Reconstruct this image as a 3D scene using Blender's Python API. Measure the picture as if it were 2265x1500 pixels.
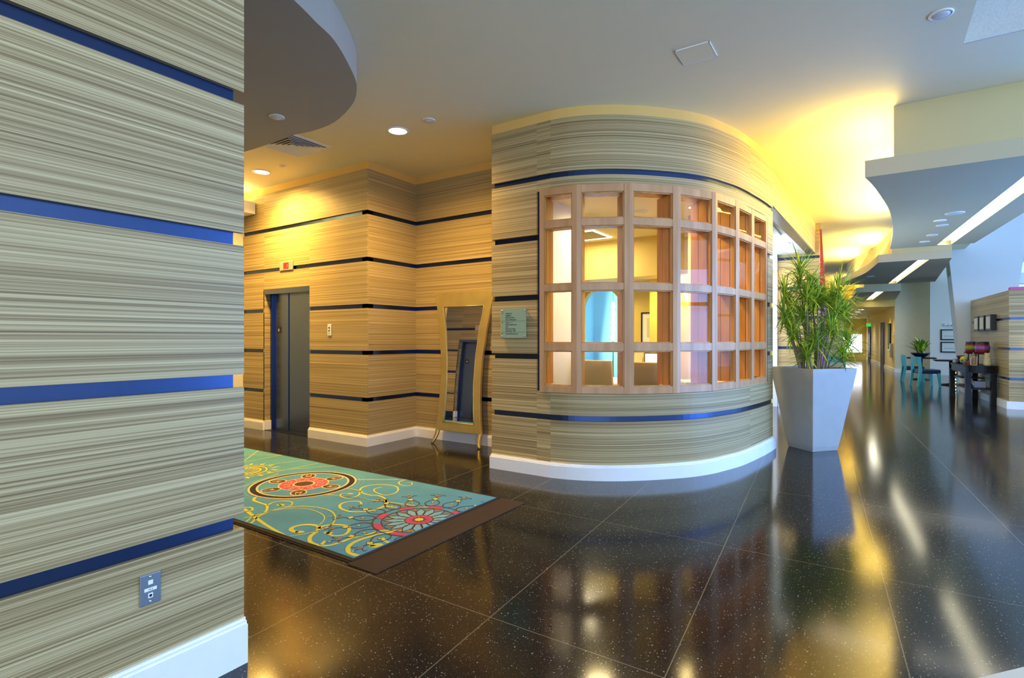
import bpy, math, random
from mathutils import Vector, Matrix
random.seed(7)
for o in list(bpy.data.objects): bpy.data.objects.remove(o)
S = bpy.context.scene
COL = S.collection
PI = math.pi

# ------------------------------------------------------------------ camera
YAW = .585; EYE = 1.39; FPX = 1200.0
cam = bpy.data.cameras.new('camera'); cam.sensor_width = 36; cam.lens = FPX/2265*36
cam.clip_start = .05; cam.clip_end = 200
co = bpy.data.objects.new('camera', cam); COL.objects.link(co)
co.location = (0, 0, EYE); co.rotation_euler = (PI/2, 0, YAW)
S.camera = co

# ------------------------------------------------------------------ world, exposure
W = bpy.data.worlds.new('World'); S.world = W; W.use_nodes = True
bg = W.node_tree.nodes['Background']; bg.inputs[0].default_value = (.42, .66, 1, 1); bg.inputs[1].default_value = 1.6
S.view_settings.view_transform = 'Standard'; S.view_settings.look = 'None'
S.view_settings.exposure = 0.0; S.view_settings.gamma = 1
S.cycles.max_bounces = 9; S.cycles.diffuse_bounces = 5; S.cycles.glossy_bounces = 4
S.cycles.transparent_max_bounces = 12; S.cycles.sample_clamp_indirect = 6
S.cycles.caustics_reflective = False; S.cycles.caustics_refractive = False

def area(name, loc, to, sx, sy, power, color, spread=PI):
    l = bpy.data.lights.new(name, 'AREA'); l.shape = 'RECTANGLE'; l.size = sx; l.size_y = sy
    l.energy = power; l.color = color; l.spread = spread
    o = bpy.data.objects.new(name, l); COL.objects.link(o); o.location = loc
    d = Vector(to)-Vector(loc); o.rotation_euler = d.to_track_quat('-Z', 'Y').to_euler()
    return o
def spot(name, loc, to, power, color, ang=1.6, blend=.9, rad=.14):
    l = bpy.data.lights.new(name, 'SPOT'); l.energy = power; l.color = color
    l.spot_size = ang; l.spot_blend = blend; l.shadow_soft_size = rad
    o = bpy.data.objects.new(name, l); COL.objects.link(o); o.location = loc
    d = Vector(to)-Vector(loc); o.rotation_euler = d.to_track_quat('-Z', 'Y').to_euler()
    return o
DAY = (.42, .66, 1.0); WARM = (1.0, .56, .12); GOLD = (1.0, .58, .12); SOFT = (1.0, .84, .5)
# daylight through the tall window walls (right side and behind the camera)
area('daylight_side_far', (8.9, 14, 3.0), (-2, 13, 3.2), 12, 5.2, 850, (.24, .48, 1.0))
area('daylight_glazed_bay', (4.9, 7.6, 1.55), (-1, 7.6, 1.5), 4.0, 2.7, 520, (.16, .40, 1.0))  # added blue light close to the planter, from an invented bay
area('daylight_side_near', (8.9, 0, 3.0), (-2, 1, 4.6), 10, 5.2, 230, (.78, .87, 1.0))
area('daylight_rear', (2.5, -4.9, 2.6), (1.0, 6, 4.4), 9, 4.4, 500, (.76, .86, 1.0))
area('daylight_atrium', (6.5, 20, 5.2), (1.8, 17, 1.5), 5, 5, 600, DAY)

# ------------------------------------------------------------------ materials
def new_mat(name):
    m = bpy.data.materials.new(name); m.use_nodes = True
    nt = m.node_tree; b = nt.nodes['Principled BSDF']
    return m, nt, b
def srgb(r, g, b):
    f = lambda v: ((v/255)/12.92 if v/255 <= .04045 else ((v/255+.055)/1.055)**2.4)
    return (f(r), f(g), f(b), 1)
def plain(name, rgb, rough=.5, metal=0, emit=0, ecol=None, var=.06, scale=6, bump=0, coat=0, spec=None):
    m, nt, b = new_mat(name); N = nt.nodes; L = nt.links
    c = srgb(*rgb)
    tc = N.new('ShaderNodeTexCoord'); no = N.new('ShaderNodeTexNoise'); no.inputs['Scale'].default_value = scale; no.inputs['Detail'].default_value = 4
    L.new(tc.outputs['Object'], no.inputs['Vector'])
    mx = N.new('ShaderNodeMix'); mx.data_type = 'RGBA'
    mx.inputs[6].default_value = tuple(v*(1-var) for v in c[:3])+(1,); mx.inputs[7].default_value = tuple(min(1, v*(1+var)) for v in c[:3])+(1,)
    L.new(no.outputs['Fac'], mx.inputs[0]); L.new(mx.outputs[2], b.inputs['Base Color'])
    b.inputs['Roughness'].default_value = rough; b.inputs['Metallic'].default_value = metal
    if spec is not None: b.inputs['Specular IOR Level'].default_value = spec
    if coat: b.inputs['Coat Weight'].default_value = coat; b.inputs['Coat Roughness'].default_value = .08
    if emit:
        b.inputs['Emission Color'].default_value = srgb(*(ecol or rgb)); b.inputs['Emission Strength'].default_value = emit
    if bump:
        bp = N.new('ShaderNodeBump'); bp.inputs['Strength'].default_value = bump; bp.inputs['Distance'].default_value = .004
        n2 = N.new('ShaderNodeTexNoise'); n2.inputs['Scale'].default_value = scale*12; L.new(tc.outputs['Object'], n2.inputs['Vector'])
        L.new(n2.outputs['Fac'], bp.inputs['Height']); L.new(bp.outputs[0], b.inputs['Normal'])
    return m

def laminate():
    m, nt, b = new_mat('zebra_laminate'); N = nt.nodes; L = nt.links
    tc = N.new('ShaderNodeTexCoord'); oi = N.new('ShaderNodeObjectInfo')
    def layer(sx, sz, det, off):
        mp = N.new('ShaderNodeMapping'); mp.inputs['Scale'].default_value = (sx, sx, sz)
        cb = N.new('ShaderNodeCombineXYZ'); ml = N.new('ShaderNodeMath'); ml.operation = 'MULTIPLY'; ml.inputs[1].default_value = off
        L.new(oi.outputs['Random'], ml.inputs[0]); L.new(ml.outputs[0], cb.inputs[2]); L.new(cb.outputs[0], mp.inputs['Location'])
        L.new(tc.outputs['Object'], mp.inputs['Vector'])
        no = N.new('ShaderNodeTexNoise'); no.inputs['Scale'].default_value = 1; no.inputs['Detail'].default_value = det; no.inputs['Roughness'].default_value = .6
        L.new(mp.outputs[0], no.inputs['Vector']); return no.outputs['Fac']
    a = layer(.18, 112, 3, 400); c = layer(.25, 250, 2, 900); d = layer(.1, 22, 2, 60)
    cr = N.new('ShaderNodeValToRGB'); e = cr.color_ramp.elements
    e[0].position = .38; e[0].color = srgb(116, 96, 64); e[1].position = .63; e[1].color = srgb(210, 192, 148)
    x = e.new(.46); x.color = srgb(154, 134, 94); x = e.new(.54); x.color = srgb(184, 165, 121)
    ad = N.new('ShaderNodeMath'); ad.operation = 'MULTIPLY_ADD'; ad.inputs[1].default_value = .56
    m2 = N.new('ShaderNodeMath'); m2.operation = 'MULTIPLY'; m2.inputs[1].default_value = .38; L.new(c, m2.inputs[0])
    L.new(a, ad.inputs[0]); L.new(m2.outputs[0], ad.inputs[2])
    m3 = N.new('ShaderNodeMath'); m3.operation = 'MULTIPLY_ADD'; m3.inputs[1].default_value = .06; L.new(d, m3.inputs[0]); L.new(ad.outputs[0], m3.inputs[2])
    L.new(m3.outputs[0], cr.inputs[0]); L.new(cr.outputs[0], b.inputs['Base Color'])
    b.inputs['Roughness'].default_value = .42; b.inputs['Specular IOR Level'].default_value = .35
    bp = N.new('ShaderNodeBump'); bp.inputs['Strength'].default_value = .12; bp.inputs['Distance'].default_value = .002
    L.new(m3.outputs[0], bp.inputs['Height']); L.new(bp.outputs[0], b.inputs['Normal'])
    return m

def terrazzo():
    m, nt, b = new_mat('black_terrazzo'); N = nt.nodes; L = nt.links
    tc = N.new('ShaderNodeTexCoord')
    def math_(op, a, v=None, w=None):
        n = N.new('ShaderNodeMath'); n.operation = op
        for i, q in enumerate((a, v, w)):
            if q is None: continue
            if isinstance(q, (int, float)): n.inputs[i].default_value = q
            else: L.new(q, n.inputs[i])
        return n.outputs[0]
    def chips(scale, rad, keep):
        nz = N.new('ShaderNodeTexNoise'); nz.inputs['Scale'].default_value = scale*2.2; L.new(tc.outputs['Object'], nz.inputs['Vector'])
        va = N.new('ShaderNodeVectorMath'); va.operation = 'MULTIPLY_ADD'; va.inputs[1].default_value = (.6/scale,)*3
        L.new(nz.outputs['Color'], va.inputs[0]); L.new(tc.outputs['Object'], va.inputs[2])
        vo = N.new('ShaderNodeTexVoronoi'); vo.inputs['Scale'].default_value = scale; L.new(va.outputs[0], vo.inputs['Vector'])
        near = math_('LESS_THAN', vo.outputs['Distance'], rad)
        sp = N.new('ShaderNodeSeparateColor'); L.new(vo.outputs['Color'], sp.inputs[0])
        return math_('MULTIPLY', math_('MULTIPLY', near, math_('GREATER_THAN', sp.outputs[0], keep)), math_('MULTIPLY_ADD', sp.outputs[1], .75, .25))
    c1 = chips(74, .22, .70); c2 = chips(170, .23, .62)
    c = math_('MAXIMUM', c1, math_('MULTIPLY', c2, .45))
    nb = N.new('ShaderNodeTexNoise'); nb.inputs['Scale'].default_value = 3; L.new(tc.outputs['Object'], nb.inputs['Vector'])
    base = N.new('ShaderNodeMix'); base.data_type = 'RGBA'; base.inputs[6].default_value = (.006, .0065, .008, 1); base.inputs[7].default_value = (.013, .013, .015, 1)
    L.new(nb.outputs['Fac'], base.inputs[0])
    mx = N.new('ShaderNodeMix'); mx.data_type = 'RGBA'; L.new(c, mx.inputs[0]); L.new(base.outputs[2], mx.inputs[6]); mx.inputs[7].default_value = (.45, .44, .41, 1)
    # divider strips: long bays turned a few degrees from the walls
    sx = N.new('ShaderNodeSeparateXYZ'); L.new(tc.outputs['Object'], sx.inputs[0])
    u = math_('ADD', sx.outputs[0], math_('MULTIPLY', sx.outputs[1], .0715))
    def line(val, off, per, wd):
        f = math_('FRACT', math_('DIVIDE', math_('ADD', val, -off+per*50), per))
        return math_('LESS_THAN', math_('ABSOLUTE', math_('SUBTRACT', f, .5)), wd/per/2)
    g = math_('MAXIMUM', line(u, .33-.44, .88, .005), line(sx.outputs[1], .58-.81, 1.62, .0045))
    m3 = N.new('ShaderNodeMix'); m3.data_type = 'RGBA'; L.new(g, m3.inputs[0]); L.new(mx.outputs[2], m3.inputs[6]); m3.inputs[7].default_value = (.20, .17, .11, 1)
    L.new(m3.outputs[2], b.inputs['Base Color'])
    b.inputs['Roughness'].default_value = .12; b.inputs['Specular IOR Level'].default_value = .42
    return m

def wood(name, c1, c2, axis=2, scale=14, rough=.4):
    m, nt, b = new_mat(name); N = nt.nodes; L = nt.links
    tc = N.new('ShaderNodeTexCoord'); mp = N.new('ShaderNodeMapping')
    sc = [scale*1.0]*3; sc[axis] = scale*.12; mp.inputs['Scale'].default_value = sc
    no = N.new('ShaderNodeTexNoise'); no.inputs['Scale'].default_value = 1.5; no.inputs['Detail'].default_value = 6
    L.new(tc.outputs['Object'], mp.inputs[0]); L.new(mp.outputs[0], no.inputs['Vector'])
    cr = N.new('ShaderNodeValToRGB'); cr.color_ramp.elements[0].position = .3; cr.color_ramp.elements[1].position = .7
    cr.color_ramp.elements[0].color = srgb(*c1); cr.color_ramp.elements[1].color = srgb(*c2)
    L.new(no.outputs['Fac'], cr.inputs[0]); L.new(cr.outputs[0], b.inputs['Base Color']); b.inputs['Roughness'].default_value = rough
    return m

def glass_mat(name, tint=(1, 1, 1), refl=.5):
    m = bpy.data.materials.new(name); m.use_nodes = True; nt = m.node_tree; N = nt.nodes; L = nt.links
    N.remove(N['Principled BSDF']); out = N['Material Output']
    t = N.new('ShaderNodeBsdfTransparent'); t.inputs[0].default_value = (*tint, 1)
    g = N.new('ShaderNodeBsdfGlossy'); g.inputs['Roughness'].default_value = .02
    fr = N.new('ShaderNodeFresnel'); fr.inputs[0].default_value = 1.45
    ml = N.new('ShaderNodeMath'); ml.operation = 'MULTIPLY'; ml.inputs[1].default_value = refl; L.new(fr.outputs[0], ml.inputs[0])
    mx = N.new('ShaderNodeMixShader'); L.new(ml.outputs[0], mx.inputs[0]); L.new(t.outputs[0], mx.inputs[1]); L.new(g.outputs[0], mx.inputs[2])
    L.new(mx.outputs[0], out.inputs[0]); return m

M_LAM = laminate(); M_FLOOR = terrazzo()
M_METAL = plain('brushed_blue_metal', (54, 70, 106), .28, .95, var=.05, scale=30)
M_WHITE = plain('white_paint', (246, 247, 250), .45)
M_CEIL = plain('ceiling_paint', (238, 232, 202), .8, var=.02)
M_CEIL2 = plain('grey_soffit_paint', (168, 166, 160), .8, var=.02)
M_CREAM = plain('cream_paint', (226, 212, 160), .7, var=.02)
M_LIP = plain('lip_paint', (196, 190, 164), .75, var=.02)
M_FACE = plain('ochre_face_paint', (206, 196, 150), .75, var=.02)
M_PALE = plain('pale_paint', (222, 220, 208), .7, var=.02)
M_BAND = plain('ochre_band_paint', (228, 190, 112), .7, var=.02)
M_YEL = plain('yellow_paint', (222, 196, 112), .7, var=.02)
M_PIER = plain('pier_paint', (214, 220, 226), .7, var=.02)
M_POP = plain('textured_plaster', (200, 208, 214), .9, var=.22, scale=90, bump=.6)
M_STEEL = plain('stainless_steel', (92, 108, 140), .24, 1, var=.05, scale=20)
M_STEELD = plain('dark_steel', (70, 72, 80), .3, 1, var=.05)
M_CHROME = plain('chrome', (225, 228, 232), .12, 1)
M_BLACK = plain('black_plastic', (16, 16, 18), .35)
M_RUBBER = plain('black_rubber', (10, 10, 11), .8)
M_OAK = wood('fir_frame', (182, 132, 88), (208, 160, 114), 2, 7)
M_OAKI = wood('fir_post', (174, 116, 50), (206, 150, 78), 2, 10)
M_DARKW = wood('dark_wood', (10, 8, 12), (20, 15, 20), 0, 10, .4)
M_DARKW.node_tree.nodes['Principled BSDF'].inputs['Specular IOR Level'].default_value = .2
M_GOLD = plain('champagne_leaf', (212, 194, 132), .42, .75, var=.22, scale=5)
M_GLASS = glass_mat('clear_glass', (.985, .99, .985), .03)
M_SIGN = plain('sea_green_glass', (140, 172, 158), .12, .0, var=.03, coat=.6)
M_LENS = plain('lit_lens', (255, 250, 235), .5, emit=7, ecol=(255, 244, 214))
M_LENSD = plain('unlit_disc', (214, 216, 222), .5)
M_TUBE = plain('lit_tube', (255, 240, 200), .5, emit=9, ecol=(255, 236, 180))
M_SLOT = plain('lit_diffuser', (255, 252, 240), .5, emit=5, ecol=(255, 248, 214))
M_RED = plain('red_display', (210, 20, 12), .4, emit=1.2, ecol=(255, 30, 10))
M_CONC = plain('cast_concrete', (166, 164, 160), .55, var=.10, scale=7, bump=.15)
M_SOIL = plain('potting_soil', (50, 36, 26), .95, var=.4, scale=60, bump=1)
M_LEAF = plain('dracaena_leaf', (178, 198, 58), .4, var=.55, scale=9)
M_LEAF2 = plain('deep_green_leaf', (100, 142, 44), .4, var=.5, scale=9)
M_STEM = plain('pale_cane', (150, 132, 104), .7, var=.25, scale=40)
M_TEAL = plain('teal_paint', (60, 176, 176), .35, var=.06)
M_NAVY = plain('navy_vinyl', (20, 26, 62), .35)
M_PURP = plain('purple_glass', (138, 82, 160), .25, var=.15)
M_CLAY = plain('beige_leather', (190, 168, 110), .55, var=.05)
M_RUG = plain('teal_carpet', (80, 148, 186), .95, var=.30, scale=2.2, bump=.5)
M_RY = plain('yellow_carpet', (214, 212, 72), .95, bump=.4, scale=20)
M_RP = plain('pale_carpet', (220, 206, 160), .95, scale=20)
M_RK = plain('charcoal_carpet', (36, 32, 46), .95, scale=20)
M_RB = plain('brown_carpet', (82, 58, 34), .95, scale=20)
M_RM = plain('magenta_carpet', (192, 74, 108), .95, scale=20)
M_RT = plain('tan_carpet', (150, 122, 84), .95, scale=20)
M_RL = plain('light_teal_carpet', (126, 180, 196), .95, scale=20)
M_MAT = plain('brown_matting', (58, 40, 18), .95, var=.2, scale=30, bump=.6)
M_INK = plain('dark_ink', (24, 44, 40), .6)
M_INKW = plain('white_ink', (240, 240, 240), .6)
M_MIRR = plain('mirror_silver', (235, 235, 235), .015, 1, var=0)
M_SCREEN = plain('lit_screen', (220, 240, 236), .3, emit=.9, ecol=(214, 240, 240))
M_EXIT = plain('green_exit', (60, 220, 90), .4, emit=.9, ecol=(50, 230, 80))
M_DAYGL = plain('bright_day_window', (235, 244, 255), .4, emit=3.5, ecol=(236, 244, 255))
M_DOORB = plain('brown_door', (96, 70, 48), .4, var=.1)
M_REDP = plain('burgundy_panel', (130, 26, 30), .4, var=.2, scale=10)
M_PINK = plain('pink_paint', (206, 84, 150), .5)
M_LAV = plain('lavender_paint', (196, 160, 214), .6)
M_LAMPG = plain('lit_lamp_glass', (250, 250, 255), .3, emit=5, ecol=(240, 248, 255))

# ------------------------------------------------------------------ builders
class MB:
    def __init__(s): s.v = []; s.f = []; s.mi = []; s.cur = 0; s.sm = []; s.smooth = False
    def add(s, vs, fs):
        b = len(s.v); s.v += [tuple(v) for v in vs]
        for f in fs: s.f.append([b+i for i in f]); s.mi.append(s.cur); s.sm.append(s.smooth)
        return s
    def box(s, x0, x1, y0, y1, z0, z1, rz=0, about=None):
        vs = [(x, y, z) for z in (z0, z1) for x, y in ((x0, y0), (x1, y0), (x1, y1), (x0, y1))]
        if rz:
            cx, cy = about or ((x0+x1)/2, (y0+y1)/2); c, n = math.cos(rz), math.sin(rz)
            vs = [(cx+c*(x-cx)-n*(y-cy), cy+n*(x-cx)+c*(y-cy), z) for x, y, z in vs]
        return s.add(vs, [(0, 3, 2, 1), (4, 5, 6, 7), (0, 1, 5, 4), (1, 2, 6, 5), (2, 3, 7, 6), (3, 0, 4, 7)])
    def prism(s, poly, z0, z1):
        n = len(poly); ar = sum(poly[i][0]*poly[(i+1) % n][1]-poly[(i+1) % n][0]*poly[i][1] for i in range(n))
        if ar < 0: poly = poly[::-1]
        vs = [(x, y, z0) for x, y in poly]+[(x, y, z1) for x, y in poly]
        fs = [list(range(n))[::-1], list(range(n, 2*n))]+[(i, (i+1) % n, n+(i+1) % n, n+i) for i in range(n)]
        return s.add(vs, fs)
    def loft(s, rings, caps=True, closed=True):
        n = len(rings[0]); vs = [p for r in rings for p in r]; fs = []
        for k in range(len(rings)-1):
            for i in range(n if closed else n-1):
                j = (i+1) % n; fs.append((k*n+i, k*n+j, (k+1)*n+j, (k+1)*n+i))
        if caps: fs.append(list(range(n))[::-1]); fs.append([(len(rings)-1)*n+i for i in range(n)])
        return s.add(vs, fs)
    def lathe(s, prof, seg=24, cx=0, cy=0, axis='z'):
        rings = []
        for r, z in prof:
            ring = []
            for i in range(seg):
                a = 2*PI*i/seg
                p = (cx+r*math.cos(a), cy+r*math.sin(a), z)
                if axis == 'y': p = (cx+r*math.cos(a), z, cy+r*math.sin(a))
                ring.append(p)
            rings.append(ring)
        if axis == 'y': rings = [r[::-1] for r in rings]
        sm = s.smooth; s.smooth = True; s.loft(rings); s.smooth = sm; return s
    def tube(s, pts, rad, seg=6):
        pts = [Vector(p) for p in pts]; rings = []
        if not isinstance(rad, (list, tuple)): rad = [rad]*len(pts)
        for i, p in enumerate(pts):
            t = (pts[min(i+1, len(pts)-1)]-pts[max(i-1, 0)]).normalized()
            up = Vector((0, 0, 1)) if abs(t.z) < .9 else Vector((1, 0, 0))
            a = t.cross(up).normalized(); b = a.cross(t)
            rings.append([p+rad[i]*(math.cos(2*PI*k/seg)*a+math.sin(2*PI*k/seg)*b) for k in range(seg)])
        sm = s.smooth; s.smooth = True; s.loft([[tuple(q) for q in r] for r in rings]); s.smooth = sm; return s
    def path(s, pts, o0, o1, z0, z1):
        """extrusion along a plan polyline; offsets o0<o1 measured towards the front (right-hand side of travel)"""
        n = len(pts); nr = []
        for i in range(n):
            a = Vector(pts[max(i-1, 0)]); b = Vector(pts[i]); c = Vector(pts[min(i+1, n-1)])
            d1 = (b-a).normalized() if i > 0 else (c-b).normalized(); d2 = (c-b).normalized() if i < n-1 else d1
            n1 = Vector((d1.y, -d1.x)); n2 = Vector((d2.y, -d2.x)); m = (n1+n2).normalized(); nr.append(m/max(.3, m.dot(n1)))
        rings = []
        for i in range(n):
            p = Vector(pts[i]); q0 = p+nr[i]*o0; q1 = p+nr[i]*o1
            rings.append([(q0.x, q0.y, z0), (q1.x, q1.y, z0), (q1.x, q1.y, z1), (q0.x, q0.y, z1)])
        return s.loft(rings)
    def build(s, name, mats, parent=None, world=False, bevel=0):
        me = bpy.data.meshes.new(name)
        vs = s.v
        if world and parent is not None:
            inv = parent.matrix_basis.inverted(); vs = [tuple(inv @ Vector(v)) for v in vs]
        me.from_pydata(vs, [], s.f)
        if not isinstance(mats, (list, tuple)): mats = [mats]
        for m in mats: me.materials.append(m)
        for p, k, sm in zip(me.polygons, s.mi, s.sm): p.material_index = k; p.use_smooth = sm
        import bmesh
        bm = bmesh.new(); bm.from_mesh(me); bmesh.ops.recalc_face_normals(bm, faces=bm.faces); bm.to_mesh(me); bm.free()
        o = bpy.data.objects.new(name, me); COL.objects.link(o)
        if parent is not None: o.parent = parent
        if bevel:
            bv = o.modifiers.new('bevel', 'BEVEL'); bv.width = bevel; bv.segments = 2; bv.limit_method = 'ANGLE'; bv.angle_limit = .7
        return o

def thing(name, label, cat, loc=(0, 0, 0), rz=0, group=None, rx=0):
    o = bpy.data.objects.new(name, None); COL.objects.link(o); o.empty_display_size = .1
    o.location = loc; o.rotation_euler = (rx, 0, rz); o.rotation_mode = 'XYZ'
    o.matrix_basis = Matrix.Translation(loc) @ Matrix.Rotation(rz, 4, 'Z') @ Matrix.Rotation(rx, 4, 'X')
    tag(o, label, cat, group); return o
def tag(o, label, cat, group=None):
    o['label'] = label; o['category'] = cat
    if group: o['group'] = group
    return o
def struct(o): o['kind'] = 'structure'; return o
def copy_thing(root, loc, rz, label, group=None):
    r = root.copy(); COL.objects.link(r)
    r.matrix_basis = Matrix.Translation(loc) @ Matrix.Rotation(rz, 4, 'Z')
    r['label'] = label
    if group: r['group'] = group
    for ch in [c for c in bpy.data.objects if c.parent == root]:
        c = ch.copy(); COL.objects.link(c); c.parent = r
        for g in [q for q in bpy.data.objects if q.parent == ch]:
            d = g.copy(); COL.objects.link(d); d.parent = c
    return r
def text(name, body, size, mat, parent, M, align='LEFT', depth=.0006):
    cu = bpy.data.curves.new(name, 'FONT'); cu.body = body; cu.size = size; cu.align_x = align; cu.extrude = depth
    t = bpy.data.objects.new(name+'_tmp', cu); COL.objects.link(t)
    dg = bpy.context.evaluated_depsgraph_get(); dg.update()
    me = bpy.data.meshes.new_from_object(t.evaluated_get(dg)); bpy.data.objects.remove(t)
    me.materials.clear(); me.materials.append(mat); me.transform(M); me.name = name
    o = bpy.data.objects.new(name, me); COL.objects.link(o); o.parent = parent; return o
FRONT = Matrix.Rotation(PI/2, 4, 'X')   # text standing up, read from -Y

def smooth_path(pts, per=8):
    out = []
    P = [Vector(p) for p in pts]; P = [2*P[0]-P[1]]+P+[2*P[-1]-P[-2]]
    for i in range(1, len(P)-2):
        for k in range(per):
            t = k/per; a, b, c, d = P[i-1:i+3]
            out.append(tuple(.5*((2*b)+(c-a)*t+(2*a-5*b+4*c-d)*t*t+(3*b-a-3*c+d)*t**3)))
    out.append(tuple(P[-2])); return out

SY, CY = math.sin(YAW), math.cos(YAW)
def at(u, v, Z=0.0):
    """plan point seen at pixel u, v of the measured photograph when its height is Z"""
    D = (Z-EYE)*FPX/(750.0-v); r = (u-1132.5)/FPX
    return ((-SY+CY*r)*D, (CY+SY*r)*D)

# ------------------------------------------------------------------ setting: floor and ceilings
CEIL = 3.70
LOB = [(-10, 1.0), (-2.0, 1.0)]
struct(MB().box(-11, 10, -6, 46, -.1, 0).build('floor', M_FLOOR))
c = MB(); c.box(-11, .6, -6, 45, CEIL, CEIL+.15); c.box(.6, 2.0, 5.5, 45, CEIL, CEIL+.15)
struct(c.build('ceiling', M_CEIL))
struct(MB().box(.5, 10, -6, 46, 6.2, 6.3).build('ceiling_atrium', M_PALE))
struct(MB().box(.6, 2.2, 5.485, 5.499, CEIL, 6.2).build('wall_atrium', M_POP))
struct(MB().box(.5, .6, -6, 5.48, CEIL+.15, 6.2).build('wall_atrium_side', M_POP))
struct(MB().prism([(.15, 2.62), (.383, 2.921), (.538, 3.104), (1.3, 3.95), (2.6, 3.2), (1.6, 1.2), (.2, 1.6)], .0, .006).build('trim_6', M_PALE))

GROOVES = [.60, 1.21, 1.82, 2.43, 3.04]; GW = .028
def panel_wall(name, segs, ztop=3.60, zbot=.14, side='', cuts=None, core_ext=0, cap=True, core_pts=None, rows=None, coremat=None, ceil=CEIL, face=None):
    """laminate boards proud of a metal core; segs: list of plan polylines (one board per row and polyline)"""
    pts = core_pts or [p for k, sg in enumerate(segs) for p in (sg if k == 0 else sg[1:])]
    core = MB().path(pts, -.12, -.022, 0, ceil)
    core = struct(core.build('wall_'+name, coremat or M_METAL))
    edges = [zbot]+[g for g in GROOVES if g < ztop]+[ztop]
    for k in range(len(edges)-1):
        z0 = edges[k]+(GW if k else 0); z1 = edges[k+1]-(GW if k < len(edges)-2 else 0)
        for si, sg in enumerate(segs):
            if cuts:
                for (cz0, cz1, si2) in cuts:
                    if si2 == si:
                        if z0 >= cz0 and z1 <= cz1: z0 = z1 = 0
                        elif z0 < cz0 < z1 <= cz1: z1a = cz0; MB().path(sg, -.022, 0, z0, cz0).build('laminate_panel', M_LAM, core); z0 = z1 = 0
                        elif cz0 <= z0 < cz1 < z1: z0 = cz1
                if z1-z0 < .01: continue
            MB().path(sg, -.022, 0, z0, z1).build('laminate_panel', M_LAM, core)
    if cap: MB().path(pts, -.12, -.006, ztop, ceil).build('top_band', M_BAND, core)
    return core
def baseboard(name, pts, h=.14, t=.03, parent=None, mat=None, o=0):
    n = MB(); n.path(pts, o-.03, o+t, 0, h-.025); n.path(pts, o-.03, o+t*.72, h-.025, h-.012); n.path(pts, o-.03, o+t*.42, h-.012, h)
    ob = n.build(name, mat or M_WHITE)
    return struct(ob)

# near wall on the left
XL = -2.265; YE = 1.318
core = panel_wall('left', [[(XL, -5.5), (XL, YE)]], ztop=3.44, core_pts=[(XL, -5.5), (XL, YE-.036)], cap=False, ceil=3.44)
baseboard('baseboard_left', [(XL, -5.5), (XL, YE+.0)], h=.19)
# lobby wall behind it, with the lift seen in the mirror
LY = 1.20
def lift_wall(name, y, x0, x1, d0, d1, f, zt=2.145):
    """f=-1 wall faces -Y, +1 faces +Y"""
    segs = [[(x0, y), (d0, y)], [(d0, y), (d1, y)], [(d1, y), (x1, y)]]
    if f > 0: segs = [[(x1, y), (d1, y)], [(d1, y), (d0, y)], [(d0, y), (x0, y)]]
    core = MB()
    ends = [list(segs[0]), list(segs[2])]
    if f < 0: ends[1][-1] = (ends[1][-1][0]-.022, y)
    else: ends[0][0] = (ends[0][0][0]-.022, y)
    for sg in ends: core.path(sg, -.12, -.022, 0, CEIL)
    core.path(segs[1], -.12, -.022, zt, CEIL)
    core = struct(core.build('wall_'+name, M_METAL))
    edges = [.14]+GROOVES+[3.60]
    for k in range(6):
        z0 = edges[k]+(GW if k else 0); z1 = edges[k+1]-(GW if k < 5 else 0)
        for si, sg in enumerate(segs):
            a0, a1 = z0, z1
            if si == 1:
                if a1 <= zt: continue
                a0 = max(a0, zt)
            MB().path(sg, -.022, 0, a0, a1).build('laminate_panel', M_LAM, core)
    MB().path(segs[0]+segs[1][1:]+segs[2][1:], -.12, -.006, 3.60, CEIL).build('top_band', M_BAND, core)
    return core
lift_wall('elevator', 4.82, -8.31, -5.44, -7.73, -6.63, -1)
core = lift_wall('opposite', LY, -8.31, -2.30, -7.75, -6.65, 1)
struct(MB().box(-2.42, -2.29, LY-.1, YE-.04, 0, 3.44).build('wall_left_end', M_PALE))
struct(MB().box(-8.45, -8.31, 1.0, 4.95, 0, CEIL).build('wall_lobby_end', M_PALE))
baseboard('baseboard_elevator', [(-8.31, 4.82), (-7.73, 4.82)]); 
baseboard('baseboard_recess', [(-6.63, 4.82), (-5.44, 4.82), (-5.44, 5.72), (-3.43, 5.72)])
baseboard('baseboard_opposite', [(-2.3, LY), (-6.65, LY)])
panel_wall('recess_side', [[(-5.44, 4.842), (-5.44, 5.72)]], core_pts=[(-5.44, 4.842), (-5.44, 5.78)])
panel_wall('recess_back', [[(-5.44, 5.72), (-3.43, 5.72)]], core_pts=[(-5.50, 5.72), (-3.43, 5.72)])
panel_wall('booth_side', [[(-3.43, 5.72), (-3.43, 4.803)]], core_pts=[(-3.43, 5.72), (-3.43, 4.82)])

# curved booth wall
BC = [(-2.70, 4.78), (-2.52, 4.812), (-2.33, 4.88), (-2.146, 4.98), (-1.99, 5.095), (-1.856, 5.215), (-1.68, 5.40), (-1.521, 5.60), (-1.40, 5.82), (-1.313, 6.06), (-1.22, 6.36), (-1.157, 6.70)]
BC = smooth_path(BC, 3); BE = [(-1.157, 6.70), (-1.105, 7.05), (-1.072, 7.34), (-1.05, 7.62)]
BF = [(-3.43, 4.78), (-2.86, 4.78)]; BF2 = [(-2.86, 4.78), (-2.70, 4.78)]
WZ0, WZ1 = .86, 2.90
full = BF+BF2[1:]+BC[1:]+BE[1:]
booth = MB()
wall_low = full
fcore = [(-3.408, 4.78)]+full[1:]
booth.path(fcore, -.16, -.022, 0, WZ0-.0)
booth.path([(-3.40, 4.78), (-2.80, 4.78)], -.16, -.022, WZ0, WZ1)
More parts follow.
